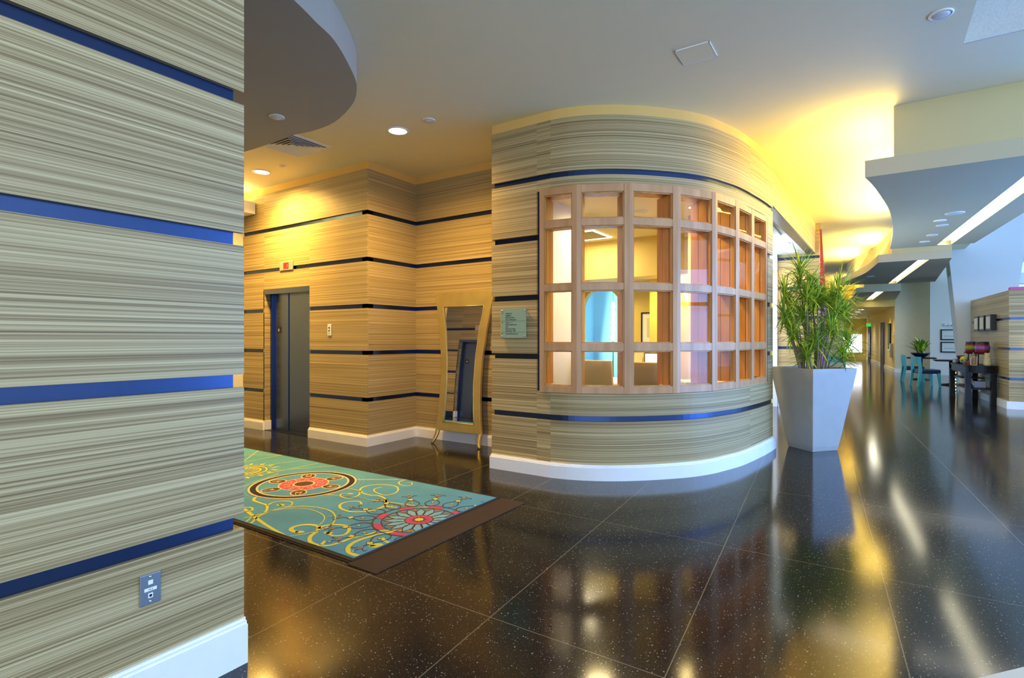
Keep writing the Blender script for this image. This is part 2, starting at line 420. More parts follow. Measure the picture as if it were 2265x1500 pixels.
booth.path([(-1.071, 7.35), (-1.055, 7.56)], -.16, -.022, WZ0, WZ1)
HD = smooth_path([(-1.05, 7.62), (-1.03, 8.4), (-1.0, 9.5), (-.955, 11.0), (-.93, 12.4), (-.925, 13.1)], 5)
booth.path(fcore+HD[1:], -.16, -.022, 3.10, CEIL)
booth.path(fcore, -.16, -.022, WZ1, 3.10)
booth = struct(booth.build('wall_booth', M_METAL))
rows = [(.14, .572), (.628, 1.182), (1.238, 1.792), (1.848, 2.402), (2.458, 3.012), (3.068, 3.60)]
for z0, z1 in rows:
    for si, sg in enumerate((BF, BF2, BC, BE)):
        if si in (1, 2) or si == 3:
            parts = []
            if z0 < WZ0: parts.append((z0, min(z1, WZ0)))
            if z1 > WZ1: parts.append((max(z0, WZ1), z1))
            if si == 3:
                if z1 > WZ0 and z0 < WZ1:
                    MB().path([(-1.071, 7.35), (-1.05, 7.62)], -.022, 0, max(z0, WZ0), min(z1, WZ1)).build('laminate_panel', M_LAM, booth)
            for a, b2 in parts: MB().path(sg, -.022, 0, a, b2).build('laminate_panel', M_LAM, booth)
        else: MB().path(sg, -.022, 0, z0, z1).build('laminate_panel', M_LAM, booth)
MB().path(HD, -.022, 0, 3.10, 3.60).build('laminate_panel', M_LAM, booth)
MB().path(full+HD[1:], -.16, -.006, 3.60, CEIL).build('top_band', M_BAND, booth)
baseboard('baseboard_booth', full, h=.15, t=.04)
struct(MB().box(-3.55, -3.40, 5.5, 5.7, 0, CEIL).build('wall_booth_core', M_YEL))

# lowered round soffit, upper left
pc = [at(u, v, 3.44) for u, v in [(650, 0), (700, 50), (740, 90), (775, 150), (789, 190), (780, 230), (740, 270), (690, 290), (640, 300)]]
pc = [(-2.35, .2), (-2.55, .9), (-2.80, 1.6)]+pc+[(-4.9, 3.34), (-5.8, 3.33), (-6.6, 3.2), (-7.6, 2.6), (-8.2, 1.8), (-8.3, 1.0)]
pc = smooth_path(pc, 4)
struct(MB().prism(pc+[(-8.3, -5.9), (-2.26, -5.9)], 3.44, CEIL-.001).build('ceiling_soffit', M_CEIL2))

# bulkheads over the right-hand concourse
def rot_x(x14, y): return x14+(14.3-y)*.0715
def bulkhead(name, curve, yf, yb, xr_f, xr_b, light):
    crv = smooth_path(curve, 6)
    lx0, lx1, ly0, ly1 = light            # slot: left x at its front, right x at its front, near and far end
    LX = lambda y: lx0+(ly0-y)*.0725*1.0; RX = lambda y: lx1+(ly0-y)*.0725
    # soffit lip around the slot
    b = MB()
    yfr = crv[0][1]
    left = crv+[(LX(ly1), ly1), (LX(ly0), ly0)]
    b.prism([crv[0]]+crv[1:]+[(RX(ly1), yb), (LX(ly1), ly1), (LX(ly0), ly0), (LX(ly0), yf)], 3.03, 3.20)
    b.prism([(RX(ly0), yf), (xr_f, yf), (xr_b, yb), (RX(ly1), yb)], 3.03, 3.20)
    b.box(min(LX(ly0), RX(ly0))-.002, RX(ly0)+.002, yf, ly0, 3.03, 3.20) if ly0 > yf else None
    o = struct(b.build('ceiling_'+name, M_LIP))
    # upper wall set back behind the lip: a cove
    inner = [(x+.24, max(y, yf)) for x, y in crv]; inner[0] = (crv[0][0]+.24, yf)
    u = MB(); u.prism(inner+[(xr_b, yb), (xr_f, yf)], 3.20, CEIL-.001)
    u.build('upper_face', M_FACE, o)
    # slot liner and diffuser
    d = MB(); d.prism([(LX(ly0), ly0), (RX(ly0), ly0), (RX(ly1), ly1), (LX(ly1), ly1)], 3.10, 3.13)
    dl = d.build('light_slot', M_SLOT, o)
    return o
c1 = [(-.055, 6.57), (.019, 6.996), (.109, 7.687), (.185, 8.376), (.247, 9.313), (.279, 10.272), (.285, 11.2), (.285, 12.05)]
bulkhead('bulkhead_near', c1, 6.57, 12.1, 1.86, 1.47, (1.283+.06, 1.483+.06, 6.60, 12.0))
c2 = [(.127, 14.05), (.023, 14.955), (-.125, 16.085), (-.378, 17.235), (-.671, 18.44), (-.854, 19.271)]
bulkhead('bulkhead_middle', c2, 14.05, 19.6, 1.36, 1.52, (.807, 1.0, 14.1, 19.5))
c3 = [(-.45, 22.7), (-.55, 24), (-.7, 26), (-.95, 28)]
bulkhead('bulkhead_far', c3, 22.7, 27.4, .84, .84, (.13, .36, 22.75, 27.3))

# entry ceiling behind the header, wall behind the plant
hd_in = [(x-.03, y) for x, y in HD]
struct(MB().prism(hd_in+[(-2.6, 13.1), (-2.6, 7.9), (-1.25, 7.7)], 3.13, 3.2).build('ceiling_entry', M_PALE))
panel_wall('entry', [[(-1.61, 12.42), (-.86, 12.42)]], ztop=3.69, ceil=CEIL, cap=False)
struct(MB().box(-.865, -.80, 12.35, 12.6, 0, 3.6).build('wall_entry_end', M_LAM)) if False else None
baseboard('baseboard_entry', [(-1.61, 12.42), (-.86, 12.42)], h=.17)
struct(MB().box(-3.4, -1.62, 12.45, 12.6, 0, 3.14).build('wall_entry_plain', M_PIER))
struct(MB().box(-1.78, -1.62, 12.30, 12.45, 0, 3.14).build('trim_1', M_WHITE))
# concourse far walls
struct(MB().box(-1.6, -.93, 25.3, 25.45, 0, CEIL).build('wall_far_left', M_CREAM))
R = lambda x27, y: x27+(27.5-y)*.0715
cw = MB(); cw.path([(R(.81, 27.5), 27.5), (R(.81, 43), 43)][::-1], 0, .15, 0, CEIL)
cr_wall = struct(MB().path([(.81, 27.5), (-.27, 43.0)], .0, .15, 0, CEIL).build('wall_corridor_right', M_CREAM))
struct(MB().path([(-.95, 25.4), (-2.2, 43.0)], -.15, 0, 0, CEIL).build('wall_corridor_left', M_CREAM))
struct(MB().box(-2.4, 0, 43.0, 43.2, 0, CEIL).build('wall_corridor_end', M_YEL))
struct(MB().prism([(-1.1, 27.6), (.82, 27.6), (-.2, 43), (-2.3, 43)], 2.74, 2.8).build('ceiling_corridor', M_CREAM))
struct(MB().prism([(-1.1, 27.5), (.82, 27.5), (.82, 27.6), (-1.1, 27.6)], 2.74, CEIL).build('trim_2', M_YEL))
struct(MB().box(.815, 2.02, 27.5, 27.7, 0, CEIL).build('wall_dining', plain('sand_paint', (222, 214, 184), .7)))
struct(MB().box(1.90, 4.4, 26.5, 26.7, 0, 6.2).build('wall_dining_side', M_PALE))
baseboard('baseboard_corridor', [(-.27, 43), (.81, 27.5), (1.9, 27.5)][::-1], h=.16) if False else None
b = MB(); b.path([(.81, 27.5), (-.27, 43.0)], -.03, 0, 0, .16); b.box(.80, 1.92, 27.47, 27.5, 0, .16)
struct(b.build('baseboard_corridor', M_WHITE))
# leaning pier
p = MB()
f = [(1.66, 3.6+1.2), (3.28, 4.8), (2.93, 2.4), (2.70, 0), (1.99, 0)]
front = [(1.57, 4.8), (3.28, 4.8), (2.70, 0), (1.99, 0)]
vs = [(x, 18.0, z) for x, z in front]+[(x-.0, 18.9, z) for x, z in front]
p.add(vs, [(0, 1, 2, 3), (4, 7, 6, 5), (0, 4, 5, 1), (1, 5, 6, 2), (2, 6, 7, 3), (3, 7, 4, 0)])
struct(p.build('wall_pier', M_PIER))
struct(MB().box(3.6, 3.9, 20, 20.3, 0, 6.2).build('trim_3', M_PIER))
struct(MB().box(2.4, 9, 20, 20.2, 2.9, 3.2).build('trim_4', M_PIER))
# glazed walls of the atrium
win = MB()
for y in range(-6, 23, 2): win.box(8.5, 8.6, y-.04, y+.04, 0, 6.2)
for z in (0, 2.2, 4.2, 6.1): win.box(8.5, 8.6, -6, 22, z, z+.08)
w = struct(win.build('window_1', M_PIER))
win = MB()
for x in range(-2, 9, 2): win.box(x-.04, x+.04, -4.6, -4.5, 0, 6.2)
for z in (0, 2.2, 4.2, 6.1): win.box(-2.2, 8.6, -4.6, -4.5, z, z+.08)
struct(win.build('window_2', M_PIER))

win = MB()
for y in (5.5, 6.9, 8.3, 9.7): win.box(4.7, 4.78, y-.04, y+.04, 0, 3.8)
for z in (0, 2.1, 3.72): win.box(4.7, 4.78, 5.5, 9.7, z, z+.08)
struct(win.build('window_5', M_PIER))  # unseen bay frame, made up to go with the added blue light
# ------------------------------------------------------------------ panelled partition behind the buffet
PA = [(2.10, 17.9), (2.28, 14.45)]; PB = [(2.28, 14.45), (4.2, 14.45)]
core = MB(); core.path([PA[0], PA[1], PB[1]], -.25, -.022, 0, 2.36)
part = core.build('panelled_partition', M_METAL); 
root = part; tag(part, 'low laminate-panelled partition with dark bands behind the buffet table', 'partition')
ed = [.14, .572, .62, 1.172, 1.22, 1.772, 1.82, 2.36]
for k in range(0, 8, 2):
    MB().path(PA, -.022, 0, ed[k], ed[k+1]).build('laminate_panel', M_LAM, part)
    MB().path(PB, -.022, 0, ed[k], ed[k+1]).build('laminate_panel', M_LAM, part)
b = MB(); b.path([PA[0], PA[1], PB[1]], -.03, .04, 0, .15); b.build('skirting', M_WHITE, part)
b = MB(); b.path([(2.30, 14.43), (4.2, 14.43)], -.2, .0, 2.36, 2.42); q = b.build('coping', M_PINK, part); q['label'] = 'pink coping'
# ------------------------------------------------------------------ faceted booth window (wood, seven bays, four rows)
Zs = lambda z: 1.39+(z-1.39)*1.034
WP = [(x*1.034, y*1.034) for x, y in [(-2.711, 4.578), (-2.338, 4.638), (-1.898, 4.858), (-1.552, 5.213), (-1.300, 5.649), (-1.177, 6.112), (-1.108, 6.587), (-1.038, 7.092)]]
rails = [(Zs(a), Zs(b)) for a, b in [(.87, .939), (1.275, 1.352), (1.853, 1.921), (2.467, 2.539), (2.786, 2.86)]]
hd = MB(); hd.path(WP, -.26, -.075, Zs(2.80), Zs(2.86)); hd.path(WP, -.26, -.075, Zs(.87)-.01, Zs(.90))
win3 = struct(hd.build('window_3', M_OAKI))
def lerp2(a, b, t): return (a[0]+(b[0]-a[0])*t, a[1]+(b[1]-a[1])*t)
for i in range(7):
    a, b = WP[i], WP[i+1]; Ln = math.dist(a, b); st = .047/Ln
    fr = MB()
    fr.path([a, lerp2(a, b, st)], -.07, 0, rails[0][0], rails[-1][1]); fr.path([lerp2(a, b, 1-st), b], -.07, 0, rails[0][0], rails[-1][1])
    for z0, z1 in rails: fr.path([lerp2(a, b, st), lerp2(a, b, 1-st)], -.07, -.002, z0, z1)
    f = fr.build('window_frame', M_OAK, win3, bevel=.003)
    gb = MB(); e = .012/Ln
    for k in range(4):
        z0, z1 = rails[k][1], rails[k+1][0]
        gb.path([lerp2(a, b, st), lerp2(a, b, st+e)], -.04, -.015, z0, z1); gb.path([lerp2(a, b, 1-st-e), lerp2(a, b, 1-st)], -.04, -.015, z0, z1)
        gb.path([lerp2(a, b, st), lerp2(a, b, 1-st)], -.04, -.015, z0, z0+.01); gb.path([lerp2(a, b, st), lerp2(a, b, 1-st)], -.04, -.015, z1-.01, z1)
    gb.build('glazing_bead', M_OAKI, f)
    MB().path([lerp2(a, b, st), lerp2(a, b, 1-st)], -.032, -.028, rails[0][1], rails[-1][0]).build('glass_pane', M_GLASS, f)
for i in range(8):
    a = WP[max(i-1, 0)]; b = WP[min(i+1, 7)]; L_ = math.dist(a, b); t = ((b[0]-a[0])/L_, (b[1]-a[1])/L_); p = WP[i]; h = .028
    q = MB()
    for o0, o1 in ((-.27, -.178), (-.172, -.075)):
        if i > 0: q.path([(p[0]-t[0]*.05, p[1]-t[1]*.05), (p[0]-t[0]*.002, p[1]-t[1]*.002)], o0, o1, rails[0][1], rails[-1][0])
        if i < 7: q.path([(p[0]+t[0]*.002, p[1]+t[1]*.002), (p[0]+t[0]*.05, p[1]+t[1]*.05)], o0, o1, rails[0][1], rails[-1][0])
    q.build('window_post', M_OAKI, win3)
for k in (1, 2, 3):
    m = MB()
    for i in range(7):
        a, b = WP[i], WP[i+1]; st = .06/math.dist(a, b)
        m.path([lerp2(a, b, st), lerp2(a, b, 1-st)], -.17, -.075, rails[k][0], rails[k][1])
    m.build('inner_rail', M_OAKI, win3)
# dark reveal round the window
rv = MB(); rv.path([(-1.0735, 7.335), (-1.0715, 7.349)], -.16, .0, .86, 2.9); rv.build('reveal', M_BLACK, win3)

# ------------------------------------------------------------------ office inside the booth
struct(MB().box(-3.40, -3.25, 4.92, 6.55, 0, 3.1).build('wall_office_left', M_PALE))
struct(MB().box(-5.4, -5.25, 5.9, 10.0, 0, 3.1).build('wall_office_far_left', M_YEL))
struct(MB().prism([(-3.4, 4.95), (-2.7, 4.97), (-2.2, 5.2), (-1.75, 5.65), (-1.5, 6.1), (-1.3, 6.8), (-1.25, 7.75), (-1.25, 10), (-5.4, 10), (-5.4, 5.9), (-3.4, 5.9)], 3.1, 3.16).build('ceiling_office', M_CEIL))
struct(MB().box(-5.3, -2.1, 8.78, 8.88, 2.44, 3.1).build('trim_7', M_YEL))
struct(MB().box(-5.3, -1.3, 8.88, 9.95, 2.44, 2.5).build('ceiling_office_low', M_CREAM))
struct(MB().box(-2.12, -1.34, 7.62, 7.75, 0, 3.1).build('wall_office_cream', M_CREAM))
struct(MB().box(-3.26, -1.3, 9.32, 9.45, 0, 2.5).build('wall_office_back', M_YEL))
struct(MB().box(-2.12, -2.0, 7.75, 9.4, 0, 3.1).build('wall_office_right', M_YEL))
# arched opening in the picture wall
ax, ar, az = -4.45, .41, 1.98
w = MB(); arc = [(ax-ar*math.cos(t*PI/16), az+ar*math.sin(t*PI/16)) for t in range(17)]
outline = [(-5.3, 0), (-5.3, 2.5)]+[(-3.2, 2.5), (-3.2, 0), (ax+ar, 0)]+arc[::-1]+[(ax-ar, 0)]
strip = []
w.box(-5.3, ax-ar, 9.9, 10.05, 0, 2.5); w.box(ax+ar, -3.2, 9.9, 10.05, 0, 2.5)
for k in range(16):
    (x0, z0), (x1, z1) = arc[k], arc[k+1]
    w.add([(x0, 9.9, z0), (x1, 9.9, z1), (x1, 9.9, 2.5), (x0, 9.9, 2.5), (x0, 10.05, z0), (x1, 10.05, z1), (x1, 10.05, 2.5), (x0, 10.05, 2.5)],
          [(0, 1, 2, 3), (7, 6, 5, 4), (0, 4, 5, 1), (2, 6, 7, 3)])
struct(w.build('wall_office_arch', M_YEL))
r = MB(); r.box(-6, -3.3, 12.9, 13.0, 0, 3); r.box(-6.1, -6, 10.05, 13, 0, 3); r.box(-3.3, -3.2, 10.05, 13, 0, 3)
struct(r.build('wall_blue_room', plain('pale_blue_paint', (176, 214, 232), .7)))
struct(MB().box(-6, -3.2, 10.05, 13, 3.0, 3.05).build('ceiling_blue_room', M_PALE))
struct(MB().box(-5.25, -1.3, 4.95, 13, 0.0, .004).build('floor_office', plain('office_carpet', (200, 196, 186), .9))) if False else None
area('blue_room_window', (-5.9, 11.6, 1.7), (-3.6, 11.4, 1.4), 1.6, 1.8, 170, (.5, .78, 1))  # added blue light hidden left of the arch; the room has no window
area('office_panel_light', (-3.9, 8.1, 3.05), (-3.9, 8.1, 0), .5, .6, 40, SOFT)
spot('office_downlight', (-1.95, 7.2, 3.05), (-1.95, 7.2, 0), 130, (1, .74, .28), 2.6)
spot('office_downlight', (-2.9, 6.4, 3.05), (-3.1, 6.2, 0), 140, (1, .78, .36), 2.8)
spot('office_downlight', (-2.95, 9.1, 2.42), (-2.95, 9.2, 0), 160, (1, .70, .16), 2.6)
spot('office_downlight', (-3.9, 9.3, 2.42), (-3.9, 9.6, 0), 70, (1, .78, .3), 2.4)
spot('office_downlight', (-2.2, 5.9, 3.05), (-2.0, 6.3, 0), 150, (1, .64, .2), 2.8)

def downlight(x, y, z, label, lit=True, r=.075, group=None, name='recessed_downlight'):
    t = thing(name, label, 'ceiling light' if lit else 'ceiling disc', (x, y, z), group=group)
    m = MB(); m.lathe([(r, 0), (r*1.22, 0), (r*1.24, -.006), (r*1.0, -.010), (r, 0)], 28); 
    m.build('trim_ring', M_WHITE, t)
    m = MB(); m.lathe([(r, -.002), (r, -.006), (r*.6, -.007 if lit else -.016), (.001, -.0075 if lit else -.018)], 28)
    m.build('lens' if lit else 'cover', M_LENS if lit else M_LENSD, t)
    return t
downlight(-4.375, 4.314, CEIL, 'round lit recessed downlight in the ceiling right of the square air vent', r=.10)
downlight(-7.018, 4.338, CEIL, 'round lit recessed downlight above the lift door, left of the square air vent', r=.10)
downlight(-3.893, 4.291, CEIL, 'small unlit white disc in the ceiling just right of the lit downlight', False, .055, name='ceiling_sensor')
downlight(-6.554, 4.341, CEIL, 'small pale ceiling disc between the lit downlight and the air vent', False, .04, name='ceiling_sensor')
downlight(.412, 4.897, CEIL, 'white round speaker grille in the grey ceiling, upper right corner', False, .06, name='ceiling_speaker')
downlight(-4.569, 2.971, 3.44, 'round white disc under the low dark curved soffit', False, .055, name='ceiling_speaker')
for k, (x, y) in enumerate([(.905, 9.06), (.792, 9.534), (.85, 9.93), (.801, 10.794), (.75, 11.45)]):
    downlight(x, y, 3.03, ['largest and nearest', 'second nearest', 'third', 'fourth', 'farthest'][k]+' of the five pale discs under the near bulkhead', False, .085 if k == 0 else .06, 'discs under the near bulkhead', name='ceiling_sensor')
downlight(-.02, 17.0, 3.03, 'small dark disc under the middle bulkhead', False, .07, name='ceiling_sensor')
downlight(-1.341, 10.969, 3.13, 'lit downlight in the white ceiling under the curved header, nearer of two', r=.10)
downlight(-1.308, 12.0, 3.13, 'lit downlight in the white ceiling under the curved header, farther one behind the plant tips', r=.10)
downlight(-1.34, 9.75, 3.13, 'small pale disc in the entry ceiling beside the booth end', False, .06, name='ceiling_sensor')
downlight(-2.571, 6.994, 3.1, 'unlit round cover in the office ceiling, seen through the third window bay', False, .08, name='ceiling_sensor')
downlight(-1.9, 7.15, 3.1, 'lit downlight in the office ceiling, seen through the fourth window bay', r=.08)
downlight(-2.95, 9.1, 2.44, 'lit downlight in the low office ceiling, seen through the third window bay', r=.08)
t = thing('ceiling_panel_light', 'square light panel with a bright rim in the office ceiling', 'ceiling light', (-3.95, 8.15, 3.1))
m = MB(); 
for a in ((-.32, .32, -.36, -.33), (-.32, .32, .33, .36), (-.32, -.29, -.36, .36), (.29, .32, -.36, .36)): m.box(a[0], a[1], a[2], a[3], -.012, 0)
m.build('rim', M_LENS, t); MB().box(-.29, .29, -.33, .33, -.006, 0).build('panel', M_CEIL2, t)
t = thing('pendant_lamp', 'tall bright glass pendant hanging in the pale blue room behind the arch', 'lamp', (-4.62, 10.9, 2.99))
m = MB(); m.tube([(0, 0, 0), (0, 0, -.8)], .006); m.build('cord', M_STEEL, t)
for k in range(5):
    m = MB(); z = -.8-k*.17; m.lathe([(.012, z), (.035+.008*(k % 2), z-.04), (.04, z-.12), (.014, z-.165)], 14); m.build('glass_drop', M_LAMPG, t)
m = MB(); m.tube([(0, 0, -1.65), (0, 0, -2.5)], .016); q = m.build('rod', M_TEAL, t); q['label'] = 'teal rod'

# air vent
t = thing('air_vent', 'square white ceiling air vent with nested louvres above the lift lobby', 'air vent', (-5.72, 3.93, CEIL))
def sqring(m, r0, r1, z0, z1, th=.004):
    for k in range(4):
        a = k*PI/2; c, s_ = math.cos(a), math.sin(a); f = lambda x, y, z: (c*x-s_*y, s_*x+c*y, z)
        m.add([f(-r1, -r1, z1), f(r1, -r1, z1), f(r0, -r0, z0), f(-r0, -r0, z0), f(-r1, -r1, z1+th), f(r1, -r1, z1+th), f(r0, -r0, z0+th), f(-r0, -r0, z0+th)],
              [(0, 1, 2, 3), (7, 6, 5, 4), (0, 4, 5, 1), (2, 6, 7, 3), (1, 5, 6, 2), (0, 3, 7, 4)])
m = MB(); sqring(m, .27, .31, -.012, -.004); m.build('frame', M_WHITE, t)
m = MB().box(-.27, .27, -.27, .27, -.004, 0); m.build('throat', M_CEIL2, t)
for k in range(6):
    r0 = .043*k+.012; m = MB(); sqring(m, r0, r0+.038, -.010, -.030); m.build('louvre', M_WHITE, t)
t = thing('access_panel', 'thin square access hatch outlined in the grey ceiling', 'ceiling hatch', (-1.18, 4.48, CEIL))
m = MB(); m.box(-.125, .125, -.125, .125, -.006, 0); m.build('hatch_panel', M_CEIL, t)
m = MB()
for a in ((-.135, .135, -.135, -.128), (-.135, .135, .128, .135), (-.135, -.128, -.135, .135), (.128, .135, -.135, .135)): m.box(*a, -.007, 0)
m.build('rim', M_WHITE, t)

# ------------------------------------------------------------------ lift lobby: cove and lift doors
struct(MB().box(-8.30, -7.94, LY, 4.80, 3.32, 3.50).build('trim_5', M_WHITE))
def lift_doors(name, y, x0, x1, f, wood_side):
    """y wall face, f=+1 recess goes to +Y"""
    d = f; rt = MB(); rt.box(*sorted((0, 0)), 0, 0, 0, 0) if False else None
    X = lambda a, b, ya, yb, z0, z1, m: m.box(a, b, min(y+d*ya, y+d*yb), max(y+d*ya, y+d*yb), z0, z1)
    fr = MB(); X(x0+.0, x0+.035, .095, .17, 0, 2.12, fr); X(x1-.03, x1, .02, .17, 0, 2.12, fr); X(x0, x1, .005, .17, 2.07, 2.145, fr); X(x0, x1, .165, .22, 0, 2.145, fr)
    root = struct(fr.build(name, M_STEEL))
    j = MB(); X(x0-.02, x0+.005, .0, .095, .14, 2.145, j); j.build('side_jamb', M_LAM, root)
    j = MB(); X(x0-.02, x0+.03, .0, .095, 0, .14, j); j.build('jamb_foot', M_WHITE, root)
    sp = x0+.40
    m = MB(); X(x0+.035, sp, .138, .15, .005, 2.07, m); m.build('door_leaf', M_STEEL, root, bevel=.002)
    m = MB(); X(sp+.006, x1-.03, .150, .16, .005, 2.07, m); m.build('door_leaf', M_STEEL, root)
    m = MB(); X(x0, x1, -.0, .15, 0, .006, m); m.build('threshold', M_STEELD, root)
    xs = x0+.17
    m = MB(); X(xs-.05, xs+.05, .132, .138, 1.48, 1.58, m); pl = m.build('number_plate', M_BLACK, root); pl['label'] = 'black floor number plate'
    if f > 0: M = Matrix.Translation((xs, y+.1313, 1.508)) @ FRONT
    else: M = Matrix.Translation((xs, y-.1315, 1.502)) @ Matrix.Rotation(PI, 4, 'Z') @ FRONT
    text('floor_number', '6', .062, M_INKW, pl, M, 'CENTER')
    return root
lift_doors('door_1', 4.82, -7.73, -6.63, 1, -1)
lift_doors('door_2', LY, -7.75, -6.65, -1, -1)
def indicator(x, y, z, f, label):
    t = thing('floor_indicator', label, 'lift indicator', (x, y, z), 0 if f > 0 else PI)
    MB().box(-.16, .16, -.014, 0, -.065, .065).build('plate', M_CHROME if False else plain('brushed_plate', (186, 190, 190), .4, .6), t, bevel=.003)
    d = MB().box(-.06, .06, -.018, -.014, -.045, .045).build('display', M_RED, t)
    text('digit', '1', .07, plain('glow_digit', (255, 120, 90), .4, emit=2), d, Matrix.Translation((.03, -.0186, -.026)) @ FRONT, 'CENTER')
indicator(-7.16, 4.82, 2.465, 1, 'metal floor indicator with red display over the lift door')
indicator(-7.2, LY, 2.465, -1, 'metal floor indicator with red display seen only in the leaning mirror')
t = thing('wall_plate', 'small white call plate on the wood wall right of the lift door', 'wall plate', (-6.19, 4.82, 1.515))
MB().box(-.036, .036, -.010, 0, -.078, .078).build('plate', M_WHITE, t, bevel=.003)
m = MB(); m.lathe([(.011, -.014), (.011, -.010), (.013, -.010)], 14, 0, .03, axis='y'); m.build('button', M_STEELD, t)
m = MB(); m.lathe([(.011, -.014), (.011, -.010), (.013, -.010)], 14, 0, -.012, axis='y'); m.build('button', M_STEELD, t)
MB().box(-.02, .02, -.0106, -.0098, -.058, -.042).build('label_strip', M_CEIL2, t)

area('entry_daylight', (-2.5, 10.3, 1.7), (0, 10.3, 2.6), 2.2, 2.0, 150, (.7, .86, 1))  # added light brightening the entry ceiling, hidden behind the booth; no glazing built
# lamps of the lobby
spot('lobby_downlight', (-4.375, 4.314, 3.66), (-4.375, 4.7, 0), 520, GOLD, 2.7, 1)
spot('lobby_downlight', (-7.018, 4.338, 3.66), (-7.018, 4.6, 0), 800, GOLD, 2.7, 1)
spot('lobby_downlight', (-5.72, 2.1, 3.40), (-5.7, 2.3, 0), 110, GOLD, 2.4, 1)
area('lobby_cove', (-8.12, 3.0, 3.53), (-8.12, 3.0, 5), .16, 3.2, 110, (1, .7, .22))
for k, y in enumerate((1.9, 3.9)):
    t = thing('cove_tube', 'lit tube lying in the cove at the lobby end, '+('nearer' if k == 0 else 'farther')+' one', 'cove lamp', (-8.16, y, 3.5), group='cove tubes')
    m = MB(); m.tube([(0, -.6, .03), (0, .6, .03)], .013, 8); m.build('tube', M_TUBE, t)
    m = MB(); m.box(-.02, .02, -.62, -.6, 0, .05); m.build('holder', M_WHITE, t); MB().box(-.02, .02, .6, .62, 0, .05).build('holder', M_WHITE, t)
# coves of the bulkheads
def cove_lights(curve, pw, z=3.24):
    for a, b in zip(curve[:-1], curve[1:]):
        L_ = math.dist(a, b); mx, my = (a[0]+b[0])/2+.12, (a[1]+b[1])/2
        o = area('cove_lamp', (mx, my, z), (mx-.9, my, z+.75), L_*.95, .12, pw*L_, (1, .70, .16))
cove_lights([c1[0], c1[2], c1[4], c1[7]], 34)
cove_lights([c2[0], c2[2], c2[5]], 45)
cove_lights([c3[0], c3[3]], 14)
spot('entry_downlight', (-1.341, 10.969, 3.10), (-1.34, 11.3, 0), 120, (1, .72, .24), 2.3)
spot('entry_downlight', (-1.308, 12.0, 3.10), (-1.3, 12.3, 0), 80, (1, .72, .24), 2.3)
area('slot_light_near', (1.26, 9.4, 3.02), (1.22, 9.4, 0), .2, 5, 14, (1, .95, .8))
area('slot_light_middle', (.62, 16.8, 3.02), (.6, 16.8, 0), .2, 5, 14, (1, .95, .8))
area('slot_light_far', (.05, 25, 3.02), (.05, 25, 0), .2, 4, 10, (1, .95, .8))
for y in (29.5, 33, 37, 41): spot('corridor_downlight', (-.5-(y-27)*.06, y, 2.7), (-.3-(y-27)*.06, y+.2, 0), 170, (1, .88, .66), 2.4)
for y, lb in ((29.5, 'nearest'), (32, 'second'), (35, 'third'), (39, 'farthest')):
    downlight(-.25-(y-27.5)*.07, y, 2.74, lb+' lit downlight in the low yellow corridor ceiling', r=.13, group='corridor downlights')

# ------------------------------------------------------------------ outlet plate on the near wall
t = thing('data_outlet', 'brushed steel data outlet plate low on the near striped wall', 'wall outlet', (XL, .95, .45), PI/2)
MB().box(-.036, .036, -.006, 0, -.058, .058).build('plate', plain('brushed_outlet', (150, 160, 172), .35, .8), t, bevel=.003)
MB().box(-.008, .008, -.0072, -.0055, .018, .034).build('blank_insert', M_WHITE, t)
q = MB().box(-.021, .021, -.0072, -.0055, -.006, .006).build('label_strip', M_WHITE, t)
text('label_text', '1A 2', .008, M_INK, q, Matrix.Translation((0, -.0074, -.003)) @ FRONT, 'CENTER')
q = MB().box(-.008, .008, -.0072, -.0055, -.032, -.014).build('jack', M_WHITE, t)
MB().box(-.0045, .0045, -.0078, -.007, -.028, -.019).build('socket', M_BLACK, q)
for z in (.047, -.045):
    m = MB(); m.lathe([(.0045, -.0085), (.0045, -.006), (.005, -.006)], 12, 0, z, axis='y'); m.build('screw', M_CHROME, t)

# ------------------------------------------------------------------ directory sign
t = thing('directory_sign', 'sea green glass directory sign on the wood wall left of the booth window', 'sign', (-3.128, 4.78, 1.555))
MB().box(-.158, .158, -.034, -.026, -.155, .155).build('glass_plate', M_SIGN, t, bevel=.001)
MB().box(-.170, .146, -.022, -.018, -.150, .150).build('back_plate', plain('pale_acrylic', (196, 196, 150), .3), t)
for x in (-.14, .14):
    for z in (-.135, .135):
        m = MB(); m.lathe([(.009, -.038), (.011, -.034), (.007, -.034), (.007, 0)], 14, x, z, axis='y'); m.build('standoff_bolt', M_CHROME, t)
lines = [('Lobby Bar', .098), ('Breakfast', .076), ('Fitness Center', .054), ('Pool / Whirlpool', .032), ('Suites 1 - 6', .002), ('Palms Boardroom', -.020), ('Gym', -.042), ('Business Center', -.064), ('Restrooms', -.086), ('Coastal Boardroom', -.116)]
for s_, z in lines: text('sign_text', s_, .0195, M_INK, t, Matrix.Translation((-.098, -.0345, z)) @ FRONT)
for z in (.100, .004, -.114):
    m = MB(); m.add([(-.148, -.0346, z+.006), (-.136, -.0346, z), (-.136, -.0346, z+.012), (-.148, -.0340, z+.006), (-.136, -.0340, z), (-.136, -.0340, z+.012)], [(0, 1, 2), (5, 4, 3), (0, 3, 4, 1), (1, 4, 5, 2), (2, 5, 3, 0)])
    m.box(-.136, -.126, -.0346, -.034, z+.005, z+.007); m.build('arrow', M_INK, t)
for z in (.024, -.094): MB().box(-.155, .155, -.0346, -.0338, z-.001, z+.001).build('divider_line', M_INK, t)
m = MB()
for x in (.004, .018): m.box(x, x+.008, -.0346, -.034, -.088, -.074); m.box(x+.002, x+.006, -.0346, -.034, -.073, -.069)
m.build('restroom_symbol', M_INK, t)

